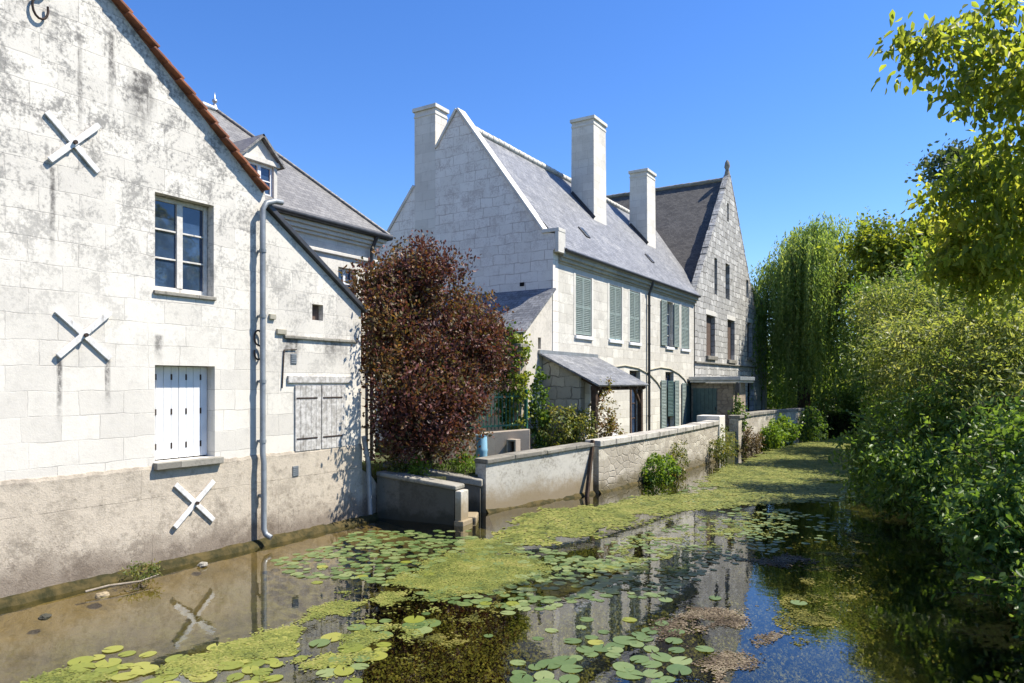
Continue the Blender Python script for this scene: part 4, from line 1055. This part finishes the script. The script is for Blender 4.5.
plant('wall_bush', 'bright green spreading bush at the water below the far garden wall', 'bush', (-7.25,36.6,0), [(-7.2,35.6,.4,.55,.5),(-7.1,37.2,.6,.75,.68)], lf_bright, 200, 13, .1, .14, .7, 21, r0=.03, stem='stem', crown='leaves', zmin=0)
plant('wall_bush', 'dark bush in the shade at the far end of the garden wall by the willow', 'bush', (-6.8,43.3,0), [(-6.7,43.2,.5,.8,1.0)], lf_dark, 130, 13, .12, .16, .6, 22, r0=.03, stem='stem', crown='leaves', zmin=0)
plant('weed_tuft', 'yellow green weed tuft behind the low sloping wall', 'plant', (-9.75,13.5,GZ), [(-9.75,13.5,1.05,.3,.28)], lf_bright, 50, 12, .05, .09, .35, 23, r0=.012, stem='stem', crown='leaves')
plant('weed_tuft', 'small green weed growing behind the mossy sluice wall', 'plant', (-10.15,12.25,GZ), [(-10.15,12.25,1.1,.22,.22)], lf_bright, 40, 12, .05, .08, .5, 24, r0=.012, stem='stem', crown='leaves')
plant('weed_tuft', 'leafy weed on the bank under the end of the copper tree', 'plant', (-10.6,11.95,.86), [(-10.6,11.95,1.12,.22,.26)], lf_shrub, 40, 12, .05, .08, .5, 25, r0=.012, stem='stem', crown='leaves')

# weeping willow
def willow():
    t = thing('weeping_willow', 'tall weeping willow with long hanging fronds beside the shaded house at the river end', 'tree', (-8.3,51.0,GZ))
    rng = np.random.default_rng(40)
    c0 = np.array([-6.5,49.4,8.4]); P = []; D = []; T = []; br = MB()
    fork = Vector((-8.2,51.0,5.0))
    br.tube([(-8.3,51.0,0.3),(-8.3,51.0,1.2),(-8.25,51.0,3.0),fork], [.6,.45,.38,.36], 12, cap=False)
    nb = 118
    for b in range(nb):
        a = rng.uniform(0, 2*math.pi); el = rng.uniform(.05, 1.0) ** .55
        rr = np.array([4.2, 4.2, 5.2]) * (1 + .05 * rng.normal())
        rad = math.sqrt(max(0, 1 - el*el))
        top = c0 + np.array([math.cos(a)*rad*rr[0], math.sin(a)*rad*rr[1], el*rr[2]])
        if b % 2 == 0:
            e = Vector(top) - Vector((0,0,.35)); m_ = fork.lerp(e, .55) + Vector((0,0,.7))
            br.tube([fork, m_, e], [.13, .08, .025], 6, cap=False)
        tint0 = rng.uniform(.1, .9); ns = rng.integers(11, 19)
        wid = rng.uniform(.25, .5); length = rng.uniform(3.5, 9.5) * (.75 + .5*el)
        zend = max(rng.uniform(.4, 3.2), top[2] - length)
        for k in range(ns):
            st = top + np.array([rng.normal()*wid, rng.normal()*wid, rng.normal()*.22 - .1])
            ze = max(.35, zend + rng.normal()*.7); L = st[2] - ze
            if L < .6: continue
            out = np.array([math.cos(a), math.sin(a), 0]) * rng.uniform(.1, .6); sw = rng.normal(size=2)*.12
            n = int(L / .105); s_ = (np.arange(n) + rng.random(n)) / n
            p = np.stack([st[0] + out[0]*np.sqrt(s_) + sw[0]*s_*L*.25, st[1] + out[1]*np.sqrt(s_) + sw[1]*s_*L*.25, st[2] + .25*np.sin(np.minimum(s_*8, math.pi))*.6 - s_*L], 1)
            p += rng.normal(size=(n,3))*.035
            dd = rng.normal(size=(n,3))*.45 + np.array([0,0,-1.0])
            P.append(p); D.append(dd); T.append(tint0*.55 + rng.random(n)*.45)
    P = np.concatenate(P); D = np.concatenate(D); T = np.concatenate(T)
    leaf_mesh('crown', lf_willow, t, P, D, rng.uniform(.17, .30, len(P)), .30, T, False, rng, .05)
    br.build('trunk', m_bark, t)
willow()

# right bank
A = [(1.3,11.3,.35,1.1,.45),(1.1,13.4,.5,1.15,.55),(1.05,10.4,.5,.55,.6),(.97,11.81,1.13,1.0,.82),(.85,13.42,1.62,1.0,.95),(1.6,12.7,2.18,1.1,.86)]
plant('bank_shrub', 'dense dark green shrub with rounded leaves overhanging the water nearest the viewer', 'shrub', (4.6,12.8,.3), A, lf_dark, 820, 24, .10, .105, .55, 51, r0=.05, droop=.35, six=True, twig=.26, zmin=.03, rough=.65, tvar=.35, stem='stem', crown='leaves', subl=9, subf=0.36, shoot=(170, 0.5, 0.0))
B = [(.5,15.5,.4,1.2,.5),(0,17.5,.4,1.3,.5),(-.8,19.5,.3,1.1,.5),(-.28,16.33,1.35,1.31,.85),(-1.0,19.32,1.61,1.1,1.1),(.24,17.25,2.23,1.25,1.04),(-1.6,20.07,.5,.62,.78)]
plant('bank_shrub', 'very dark leafy shrub leaning low over the shaded water in mid distance', 'shrub', (2.9,17.8,.2), B, lf_dark, 640, 28, .13, .125, .5, 52, r0=.07, droop=.3, twig=.34, zmin=.04, rough=.7, tvar=.35, stem='stem', crown='leaves', six=True, subl=9, subf=0.36, shoot=(150, 0.6, 0.15))
Cc = [(.62,18.07,3.71,1.62,1.08),(-.34,19.83,3.56,1.47,1.47),(1.05,16.57,2.9,1.17,.85),(-.9,23.0,5.0,1.4,1.4),(1.6,19.2,4.3,1.4,1.2)]
plant('bank_shrub', 'tall pale grey green shrub catching the sun above the dark bank', 'shrub', (2.4,19.5,.7), Cc, lf_pale, 760, 42, .14, .12, .36, 53, r0=.09, droop=.2, twig=.42, rough=.8, shell=.85, tvar=.3, stem='stem', crown='leaves', subl=10, subf=0.34, shoot=(260, 0.75, 0.35))
Dd = [(-1.4,29.6,4.9,1.6,2.5),(-1.7,30.5,1.9,1.0,1.94),(-.6,27.4,3.2,1.4,1.9)]
plant('bank_tree', 'bushy mid green tree at the bend of the right bank before the willow', 'tree', (.3,29.5,.6), Dd, lf_mid, 560, 34, .2, .16, .5, 54, r0=.12, droop=.25, twig=.42, rough=.75, shell=.85, tvar=.3, subl=9, subf=0.36, shoot=(150, 0.9, 0.3))
Hh = [(-2.9,48.5,3.80,1.3,3.9),(-2.6,48.9,7.8,1.4,2.4),(-3.0,46.0,1.4,.9,1.3)]
plant('bank_tree', 'slender light green tree squeezed between the willow and the bank shrubs', 'tree', (-1.9,48.9,.6), Hh, lf_bright, 560, 18, .22, .22, .5, 55, r0=.12, droop=.3, twig=.25, rough=.4)
Ee = [(-2.4,42.89,10.0,2.0,1.7),(-3.5,43.18,10.9,1.2,1.2),(-1.45,43.9,9.6,1.7,1.4),(-1.8,43,7.2,2.2,2.0),(-.9,43.6,10.7,1.5,1.3),(.5,44.2,10.0,1.7,1.6)]
plant('background_tree', 'sunlit yellow green tree topping the foliage just beyond the willow', 'tree', (-1.6,43.6,.8), Ee, lf_bgy, 560, 24, .28, .27, .6, 56, r0=.2, droop=.3, twig=.45, rough=.7, trunk=(-1.8,43.4,5.0), subl=8, subf=0.38, shoot=(110, 1.0, 0.3))
Ff = [(.9,54.8,16.6,2.4,2.4),(3.6,56.5,15.8,2.9,2.6),(1.5,55.5,12.0,3.4,3.4),(-1.2,53.5,12.0,2.2,2.6),(5.5,57.5,12.5,3,3.2)]
plant('background_tree', 'hazy dark green tree far behind the right bank', 'tree', (1.5,56,.8), Ff, lf_far, 800, 18, .38, .36, .55, 57, r0=.3, droop=.2, twig=.3, rough=.5, trunk=(1.5,56,7.5), subl=8, subf=0.36)
Ii = [(-1.2,36.0,6.5,2.2,2.4),(.8,34.0,7.4,2.3,2.4),(-.3,33.5,3.6,2.0,2.4),(2.6,32.0,5.5,2.4,2.8)]
plant('background_tree', 'broad dark tree filling the gap behind the pale grey green shrub', 'tree', (.8,34.5,.8), Ii, lf_mid, 950, 18, .25, .24, .5, 58, r0=.2, droop=.2, twig=.25, rough=.45, trunk=(.7,34.3,3.5), subl=8, subf=0.36)
Jj = [(3.2,24.0,5.5,2.2,2.6),(4.2,21.5,3.5,2.2,2.4),(2.6,25.5,8.3,1.8,1.8)]
plant('background_tree', 'dark green tree standing on the bank behind the overhanging yellow green branches', 'tree', (3.6,23.5,.8), Jj, lf_mid, 700, 18, .2, .2, .5, 59, r0=.18, droop=.2, twig=.25, rough=.45, trunk=(3.5,23.6,3.5), subl=8, subf=0.36, shoot=(80, 0.9, 0.2))
# overhanging tree
def overhang():
    t = thing('overhanging_tree', 'yellow green broad leaved tree whose branches reach over the river against the blue sky', 'tree', (4.6,16.6,.8))
    G = [(.95,13.5,8.0,.75,.75),(.55,13.1,7.95,.4,.4),(-.11,12.43,8.05,.46,.27),(-.5,12.08,8.2,.27,.2),(.2,12.63,7.5,.2,.36),(.85,14.64,6.68,.72,.72),(.3,14.3,6.5,.3,.3),(-.1,14.63,6.32,.40,.3),(.65,15.11,5.57,1.0,.7),(.1,15.2,5.7,.45,.35),(1.5,15.5,6.2,.8,1.0),(.2,15.4,5.2,.5,.35),(.9,15.6,4.9,.75,.4),(1.55,14.4,7.95,.7,.8),(.62,13.34,8.62,.36,.4)]
    foliage('crown', lf_yellow, t, G, 470, 17, .12, .155, .52, 61, droop=.75, shell=.55, rough=.5, six=True, twig=.22, tvar=.45, up=.14, outw=.4)
    b = MB(); rng = np.random.default_rng(6)
    fork = Vector((4.2,16.4,4.6))
    b.tube([(4.6,16.6,.4),(4.58,16.6,1.2),(4.4,16.5,2.9),fork], [.30,.22,.19,.17], 12, cap=False)
    for pts, r in (([fork,(2.4,14.9,6.3),(1.25,13.75,6.9),(.71,13.18,7.66),(.24,12.65,7.95),(-.2,12.3,8.12),(-.6,12.05,8.25)], .10), ([fork,(3.2,15.6,6.6),(2.2,14.8,8.0),(1.2,13.7,8.4),(.6,13.3,8.8)], .09),
                   ([fork,(2.6,15.7,5.9),(1.2,15.0,6.5),(.4,14.5,6.5),(-.2,14.6,6.4)], .08), ([fork,(2.8,16,5.3),(1.4,15.5,5.6),(.5,15.1,5.6),(-.1,15.2,5.7)], .08), ([fork,(3.2,15.9,7.2),(2.7,15.3,8.9)], .09), ([(1.25,13.75,6.9),(.8,13.5,7.0),(.45,13.3,7.05)], .025)):
        k = len(pts); b.tube(pts, [r*(1 - .85*i/(k-1)) for i in range(k)], 7, cap=False)
    for g in G:
        for k in range(4):
            v = Vector(rng.normal(size=3)).normalized(); c = Vector(g[:3]); e = c + Vector((v.x*g[3], v.y*g[3], v.z*g[4]))*.8
            b.tube([c, c.lerp(e,.5)+Vector((0,0,.04)), e], [.014,.01,.004], 5, cap=False)
    shoots(t, lf_yellow, b, G, 120, .38, .155, .5, 61, -.15, .007, gap=.07)
    cl, _ = clumps(np.random.default_rng(62), G, 260, .6, .5)
    for p in cl:
        g = min(G, key=lambda q: (q[0]-p[0])**2 + (q[1]-p[1])**2 + (q[2]-p[2])**2); c = Vector(g[:3]); e = Vector(p)
        b.tube([c.lerp(e, .35), c.lerp(e, .7) + Vector((0,0,.06)), e - Vector((0,0,.04))], [.008, .006, .003], 4, cap=False)
overhang()


plant('bank_shrub', 'dark shrub closing the far end of the river beneath the willow', 'shrub', (-5.2,52.6,.8), [(-6.6,52.2,1.3,1.6,1.3),(-4.6,51.8,1.5,1.5,1.5),(-3.0,51.0,1.3,1.5,1.4),(-8.6,53.5,2.2,1.8,2.0)], lf_dark, 420, 20, .2, .2, .5, 91, r0=.08, stem='stem', crown='leaves', zmin=.02)
plant('background_tree', 'dark bushy tree hidden behind the hanging willow fronds', 'tree', (-9.5,57,.8), [(-9.5,57,4.0,3.2,3.0),(-6.0,58,4.5,3.0,3.2),(-2.6,57.5,4.0,3.0,3.2),(-12.5,58,3.5,3,2.8)], lf_mid, 700, 18, .35, .34, .5, 92, r0=.2, rough=.5)
def far_wood():
    rng = np.random.default_rng(88)
    Lb = [(x, rng.uniform(62, 92), rng.uniform(2.2, 4.2), rng.uniform(3.2, 5.2), rng.uniform(3.0, 5.0)) for x in np.linspace(-46, 60, 34)]
    o = foliage('far_wood', lf_far, None, Lb, 2400, 14, .5, .55, .6, 89, zmin=.3)
    tag(o, 'far off belt of dark trees closing the view beyond the river', 'wood', kind='stuff')
far_wood()

# ground cover on the right bank
def ground_cover():
    rng = np.random.default_rng(71); N = 16000
    y = rng.uniform(5, 48, N); ex = np.interp(y, [p[1] for p in RIGHT_EDGE], [p[0] for p in RIGHT_EDGE])
    dx = rng.uniform(.15, 5, N) ** 1.0
    z = np.interp(dx, [0,.35,.8,1.8,3.2], [-1.2,-.2,.25,.62,GZ])
    pos = np.stack([ex+dx, y, z], 1); k = z > -.02; pos = pos[k]; N = len(pos)
    d = rng.normal(size=(N,3))*.6; d[:,2] = np.abs(d[:,2]) + .5
    o = leaf_mesh('ground_cover', lf_mid, None, pos, d, rng.uniform(.12,.34,N), .3, rng.random(N), False, rng)
    tag(o, 'leafy ground cover along the shaded right bank', 'ground cover', kind='stuff')
    N = 9000; y = rng.uniform(11.5, 48, N); ex = np.interp(y, [p[1] for p in LEFT_EDGE], [p[0] for p in LEFT_EDGE])
    pos = np.stack([ex - rng.uniform(.5, 2.6, N), y, np.full(N, GZ)], 1); d = rng.normal(size=(N,3))*.4; d[:,2] = 1
    k = ~((pos[:,0] < MX+.1) & (y > 17)); pos, d = pos[k], d[k]; N = len(pos)
    o = leaf_mesh('grass', lf_bright, None, pos, d, rng.uniform(.08,.2,N), .12, rng.random(N)*.6, False, rng)
    tag(o, 'short grass on the yard behind the river walls', 'grass', kind='stuff')
ground_cover()

# ------------------------------------------------------------------ on the water
MATS = [
  [(-6.82,7.91),(-7.42,9.25),(-7.26,10.19),(-6.27,10.29),(-5.42,9.76),(-5.49,8.45),(-6.05,7.76)],
  [(-7.31,11.09),(-7.92,13.00),(-7.93,14.87),(-6.39,16.16),(-5.69,14.39),(-5.96,12.45),(-6.54,11.09)],
  [(-6.67,14.46),(-7.09,16.58),(-5.75,18.96),(-4.99,22.76),(-2.40,22.60),(-2.53,19.43),(-4.30,17.46),(-5.52,15.18)],
  [(-6.02,19.88),(-6.62,24.12),(-6.58,30.03),(-6.20,37.10),(-4.54,42.69),(-2.53,23.77),(-4.19,21.73)],
  [(-6.80,7.08),(-6.89,7.46),(-6.65,7.72),(-6.32,7.38),(-6.46,6.99)],
  [(-7.20,6.47),(-7.11,6.89),(-6.74,7.01),(-6.59,6.48),(-6.77,6.05),(-6.64,5.53),(-6.80,5.54),(-7.03,6.20)],
  [(-6.99,5.20),(-6.91,5.63),(-6.46,5.53),(-6.23,5.14),(-6.42,4.77)],
  [(-6.11,5.86),(-5.99,6.13),(-5.59,6.19),(-5.54,5.75),(-5.82,5.64)],
  [(-5.99,5.01),(-5.83,5.50),(-5.35,5.87),(-5.26,5.53),(-5.60,5.01)],
  [(-7.01,4.13),(-7.17,4.56),(-6.99,5.20),(-6.40,4.88),(-6.50,4.36)],
  [(-7.4,9.6),(-7.6,10.9),(-6.7,11.0),(-6.3,10.4)],
  [(-7.86,3.29),(-7.80,3.63),(-7.35,3.80),(-7.18,3.52),(-7.55,3.16)],
]
PADS = [
  ([(-9.53,7.78),(-9.68,9.13),(-10.01,10.25),(-8.13,11.42),(-6.69,10.99),(-4.98,10.78),(-4.26,11.23),(-4.06,8.79),(-4.78,7.85),(-5.94,7.62),(-6.98,7.99),(-7.57,7.14)], .62, 'green round lily pad in the wide raft spreading below the mossy sluice wall', 'lily pads of the wide raft'),
  ([(-3.93,6.35),(-3.87,6.79),(-3.47,6.87),(-3.22,6.26),(-3.45,5.85)], .85, 'pale lily pad in the nearest small raft over the house reflection', 'lily pads of the nearest raft'),
  ([(-3.43,6.90),(-3.47,7.51),(-2.98,8.01),(-3.11,7.27),(-3.23,6.99)], .85, 'pale lily pad in the narrow chain pointing at the brown debris', 'lily pads of the narrow chain'),
  ([(-2.87,6.77),(-2.73,7.50),(-2.29,7.28),(-2.45,6.75)], .75, 'pale lily pad in the small group beside the near debris patch', 'lily pads by the debris'),
  ([(-7.81,3.81),(-7.91,4.20),(-7.44,4.32),(-7.10,4.07),(-7.34,3.69)], .8, 'yellowish lily pad in the small raft over the brown shallows', 'lily pads over the shallows'),
  ([(-6.73,4.02),(-7.04,4.48),(-6.99,5.20),(-6.71,5.68),(-5.97,5.14),(-5.77,4.40),(-6.15,3.91)], .8, 'yellow green lily pad where the white cross is mirrored', 'lily pads by the mirrored cross'),
  ([(-5.92,5.02),(-6.12,5.93),(-6.12,7.00),(-5.43,6.98),(-4.93,5.64),(-5.19,4.77)], .4, 'lily pad scattered among the near yellow duckweed', 'lily pads among near duckweed'),
  ([(-6.35,7.26),(-3.56,9.00),(-3.18,6.89),(-4.83,5.86)], .03, 'single lily pad scattered over the dark weedy water', 'lily pads on dark water'),
  ([(-5.26,9.86),(-5.29,12.36),(-3.73,17.03),(-1.80,19.03),(-2.05,14.38),(-2.97,12.04),(-3.59,9.09)], .5, 'small lily pad scattered over mid river', 'lily pads in mid river'),
  ([(-7.09,16.58),(-6.14,20.27),(-6.15,28.08),(-3.95,37.19),(-2.09,19.71),(-3.83,15.55)], .22, 'small far lily pad at the edge of the duckweed', 'far lily pads'),
  ([(-3.59,9.09),(-2.68,12.22),(-1.72,10.26),(-1.84,8.41),(-2.54,7.62)], .02, 'small leaf pad floating among brown debris', 'lily pads among debris'),
]
DEBRIS = [
  [(-3.22,8.15),(-2.94,9.24),(-2.13,9.74),(-2.06,8.87),(-2.42,7.98),(-2.91,7.67)],
  [(-2.31,7.27),(-2.04,8.29),(-1.54,9.20),(-1.62,7.86),(-1.91,6.95)],
  [(-3.11,11.95),(-2.50,12.98),(-1.67,12.85),(-2.10,11.69)],
]
def edge_dist(P, poly):
    """signed distance to polygon outline, positive inside"""
    poly = np.array(poly); inside = np.zeros(len(P), bool); dmin = np.full(len(P), 1e9)
    for i in range(len(poly)):
        a, b = poly[i], poly[(i+1) % len(poly)]
        c = (a[1] > P[:,1]) != (b[1] > P[:,1])
        xi = (b[0]-a[0]) * (P[:,1]-a[1]) / (b[1]-a[1] + 1e-12) + a[0]
        inside ^= c & (P[:,0] < xi)
        ab = b - a; tt = np.clip(((P - a) @ ab) / (ab @ ab), 0, 1)
        dmin = np.minimum(dmin, np.linalg.norm(P - (a + tt[:,None]*ab), axis=1))
    return np.where(inside, dmin, -dmin)
def fbm(P, sc_, seed, octv=4):
    out = np.empty(len(P))
    for i in range(len(P)):
        out[i] = mnoise.fractal(Vector((P[i,0]*sc_ + seed, P[i,1]*sc_ - seed, seed*1.7)), .9, 2.1, octv)
    return out

def flakes(name, polys, mat, label, cat, cell_near, cell_far, thr, seed, z0, z1, tilt=.04, soft=.35, nsc=1.6):
    soft0 = soft
    rng = np.random.default_rng(seed); Ps = []; S = []
    for poly in polys:
        q = np.array(poly); lo = q.min(0) - .4; hi = q.max(0) + .4
        cell = cell_near if q[:,1].mean() < 13 else cell_far
        soft = min(soft0, .22*float(min(q.max(0)-q.min(0))))
        nx_, ny_ = int((hi[0]-lo[0])/cell), int((hi[1]-lo[1])/cell)
        g = np.stack(np.meshgrid(lo[0] + np.arange(nx_)*cell, lo[1] + np.arange(ny_)*cell), -1).reshape(-1, 2)
        g = g + rng.uniform(-.5, .5, g.shape)*cell
        d = edge_dist(g, poly); k = d > -.4; g, d = g[k], d[k]
        f = np.clip(d/soft, -1, 1)*.55 + fbm(g, nsc, seed)*.55 + fbm(g, nsc*4.5, seed+3, 2)*.22 + rng.normal(size=len(g))*.13
        k = f > thr; Ps.append(g[k]); S.append(np.full(k.sum(), cell))
    P = np.concatenate(Ps); S = np.concatenate(S); N = len(P)
    a = rng.uniform(0, 2*math.pi, N)
    V = []; zb = rng.uniform(z0, z1, N)
    for j in range(5):
        t = a + j*2*math.pi/5; r = S*rng.uniform(.55, 1.0, N)
        V.append(np.stack([P[:,0]+np.cos(t)*r, P[:,1]+np.sin(t)*r, zb + rng.normal(size=N)*tilt*S], 1))
    V = np.stack(V, 1).reshape(-1, 3); V[:,2] = np.maximum(V[:,2], .003 if z0 > 0 else -9)
    me = bpy.data.meshes.new(name)
    me.vertices.add(len(V)); me.vertices.foreach_set('co', V.astype(np.float32).ravel())
    me.loops.add(N*5); me.loops.foreach_set('vertex_index', np.arange(N*5, dtype=np.int32))
    me.polygons.add(N); me.polygons.foreach_set('loop_start', np.arange(0, N*5, 5, dtype=np.int32)); me.polygons.foreach_set('loop_total', np.full(N, 5, np.int32))
    at = me.attributes.new('tint', 'FLOAT', 'FACE'); at.data.foreach_set('value', np.clip(.5 + fbm(P, 2.2, seed+9, 3)*.55 + rng.normal(size=N)*.2, 0, 1).astype(np.float32))
    me.update(calc_edges=True); me.materials.append(mat)
    o = bpy.data.objects.new(name, me); COL.objects.link(o)
    return tag(o, label, cat, kind='stuff')

m_duck = M_leaf('duckweed', [(.075,.095,.02),(.135,.155,.032),(.18,.195,.042),(.24,.23,.065)], .1, .6, .25)
m_pad = M_leaf('lily_pad_green', [(.07,.115,.035),(.12,.17,.055),(.19,.23,.09)], .1, .35, .5)
m_pady = M_leaf('lily_pad_yellow', [(.12,.15,.02),(.19,.21,.03),(.25,.25,.05)], .1, .4, .45)
m_deb = M_leaf('brown_debris', [(.03,.022,.014),(.075,.055,.035),(.13,.10,.065),(.22,.18,.12)], .05, .8, .2)
m_weed = M_leaf('sunken_weed', [(.025,.026,.008),(.065,.068,.014),(.12,.115,.025),(.19,.165,.045)], .1, .8, .1)
flakes('duckweed', MATS, m_duck, 'yellow green duckweed mats covering the river in wide patches', 'duckweed', .021, .055, -.07, 5, .005, .010)
flakes('floating_debris', DEBRIS, m_deb, 'brown floating plant debris drifting in loose patches', 'debris', .019, .03, .42, 8, .004, .012, .12, nsc=2.2)
flakes('water_weed', [[(-5.9,5.2),(-6.6,8.0),(-4.5,9.5),(-3.5,13),(-1.2,18),(-.3,12),(-.6,7),(-1.5,4.5),(-4,3.5)], [(-7.8,10.8),(-7.9,16.8),(-3.5,20),(-3,12)]], m_weed, 'sunken brown and olive water weed below the surface', 'water weed', .022, .028, .34, 12, -.40, -.08, .5, soft=.8, nsc=1.3)
flakes('duckweed_scraps', [[(-5.4,9.6),(-5.9,14.8),(-3.2,18.5),(-2.0,14.5),(-3.2,9.8)], [(-6.6,6.0),(-7.0,8.4),(-5.2,8.4),(-5.0,6.0)]], m_duck, 'loose scraps of duckweed drifting between the lily pads', 'duckweed', .022, .03, .80, 25, .004, .009, soft=.6, nsc=2.6)
flakes('pondweed', [[(-5.6,5.6),(-5.4,8.4),(-4.6,7.6),(-4.3,5.4)],[(-2.1,8.5),(-2.2,12),(-1.8,16),(-1.0,15.5),(-.8,9.5),(-1.2,8.0)],[(-4.6,9.2),(-3.6,12.5),(-2.9,12.2),(-3.6,9.0)]], m_weed, 'thin scraps of pondweed lying on the dark water surface', 'pondweed', .02, .024, .74, 15, .003, .010, .1, soft=.6, nsc=2.4)

def pad_mesh(seed):
    rnd = random.Random(seed); n = 18; gap = .16
    vs = [(0,0,.004)]; 
    for i in range(n+1):
        t = gap + (2*math.pi - 2*gap)*i/n
        r = 1 + .05*math.sin(3*t+seed) + rnd.uniform(-.025,.025)
        vs.append((math.cos(t)*r*.5, math.sin(t)*r*.5, .006 + .025*rnd.random()*(1 if rnd.random() < .25 else .2)))
    for i in range(n+1):
        t = gap + (2*math.pi - 2*gap)*i/n
        vs.append((math.cos(t)*1.0, math.sin(t)*1.0, .014 + .05*max(0, math.sin(2*t+seed*1.3))**3*rnd.uniform(.3,1)))
    fs = [(0,i+1,i+2) for i in range(n)] + [(i+1,i+n+2,i+n+3,i+2) for i in range(n)]
    return vs, fs
pads = []
rng = np.random.default_rng(33)
for ri, (poly, dens, lab, grp) in enumerate(PADS):
    q = np.array(poly); lo, hi = q.min(0)-.15, q.max(0)+.15; pts = []
    area = 0
    cand = rng.uniform(lo, hi, (int(np.prod(hi-lo)*60)+60, 2))
    d = edge_dist(cand, poly); cand = cand[d > -.08]
    nf = fbm(cand, 1.1, 2.0 + ri, 3)
    if dens < .6: cand = cand[nf > (.55 - dens)*.8 - .1]
    else: cand = cand[nf > -.28]
    base = .082 if ri in (0,7,8,9,10) else .112
    sp = base * (1.55 if dens > .5 else 1.9)
    if ri in (9, 10): sp = .40
    if ri == 8: sp = .17; base = .065
    if ri == 7: sp = .6
    grid = []
    for p in cand:
        r = base*rng.uniform(.7, 1.35)
        if all((p[0]-g[0])**2 + (p[1]-g[1])**2 > (sp*.36 + (r+g[2])*.36)**2*(1.0) for g in grid[-400:]):
            grid.append((p[0], p[1], r))
    m_ = len(grid)
    for g in grid: pads.append((math.hypot(g[0], g[1])/g[2], g[0], g[1], g[2], ri))
pads.sort()
print('pads', len(pads))
variants = []
for kk in range(6):
    vs, fs = pad_mesh(kk + 1)
    for mat_ in (m_pad, m_pady):
        me = bpy.data.meshes.new('lily_pad'); me.from_pydata(vs, [], fs)
        me.polygons.foreach_set('use_smooth', [True]*len(fs))
        a_ = me.attributes.new('tint', 'FLOAT', 'FACE'); a_.data.foreach_set('value', [min(1, max(0, .15 + .15*kk + random.Random(kk*31+i).uniform(-.06,.06))) for i in range(len(fs))])
        me.materials.append(mat_); me.update(); variants.append(me)
rest = MB(); rest_t = []
for i, (_, x, y, r, ri) in enumerate(pads):
    yel = ri in (4, 5) or (ri == 6 and rng.random() < .5) or rng.random() < .12
    me = variants[int(rng.integers(6))*2 + (1 if yel else 0)]
    rot = Matrix.Translation((x, y, rng.uniform(.001, .008))) @ Matrix.Rotation(rng.uniform(0, 6.28), 4, 'Z') @ Matrix.Diagonal((r, r*rng.uniform(.82, 1), r*1.0, 1))
    if i < 300:
        o = bpy.data.objects.new('lily_pad', me); COL.objects.link(o); o.matrix_world = rot
        tag(o, PADS[ri][2], 'lily pad', PADS[ri][3])
    else:
        rest.mesh([rot @ v.co for v in me.vertices], [tuple(p.vertices) for p in me.polygons], True)
        tv = rng.random(); rest_t += [tv]*len(me.polygons)
if rest.v:
    o = rest.build('lily_pads', m_pad, None, uv=False); a_ = o.data.attributes.new('tint', 'FLOAT', 'FACE'); a_.data.foreach_set('value', rest_t)
    tag(o, 'many more small lily pads farther along the river', 'lily pads', kind='stuff')

# stones and driftwood in the shallows
def stone(label, x, y, z, r, seed, mat):
    bm = bmesh.new(); bmesh.ops.create_icosphere(bm, subdivisions=3, radius=r)
    for v in bm.verts:
        k = 1 + .35*mnoise.noise(v.co*(1.6/r) + Vector((seed, 0, 0))) + .1*mnoise.noise(v.co*(5/r)); v.co *= k; v.co.z *= .55
    me = bpy.data.meshes.new('stone'); bm.to_mesh(me); bm.free(); box_uv(me); me.materials.append(mat)
    o = bpy.data.objects.new('stone', me); COL.objects.link(o); o.location = (x, y, z); return tag(o, label, 'stone')
stone('dark wet stone lying in the brown shallows below the near wall', -9.8, 4.38, .0, .07, 1, m_concd)
stone('squared pale stone on the mossy footing under the lowest cross tie', -10.3, 6.95, .03, .08, 2, m_cop)
stone('flat grey stone beside the driftwood stick', -10.1, 5.25, .0, .09, 3, m_conc)
m_wood2 = M_plain('driftwood_grey', (.30,.26,.21), (.2,.17,.13), .9, .1, nscale=14., bump=.5)
t = thing('driftwood', 'pale driftwood stick lying along the footing of the near wall', 'driftwood', (-10.2,5.5,.05))
w = MB(); w.tube([(-10.25,5.1,.07),(-10.2,5.4,.09),(-10.1,5.8,.07),(-10.12,6.1,.10)], [.018,.017,.014,.007], 7); w.build('stick', m_wood2, t)
plant('weed_tuft', 'small dry weed sprouting from the footing beside the driftwood', 'plant', (-10.35,5.95,.05), [(-10.3,5.95,.16,.2,.14)], lf_shrub, 26, 10, .04, .07, .3, 81, r0=.006, stem='stem', crown='leaves')
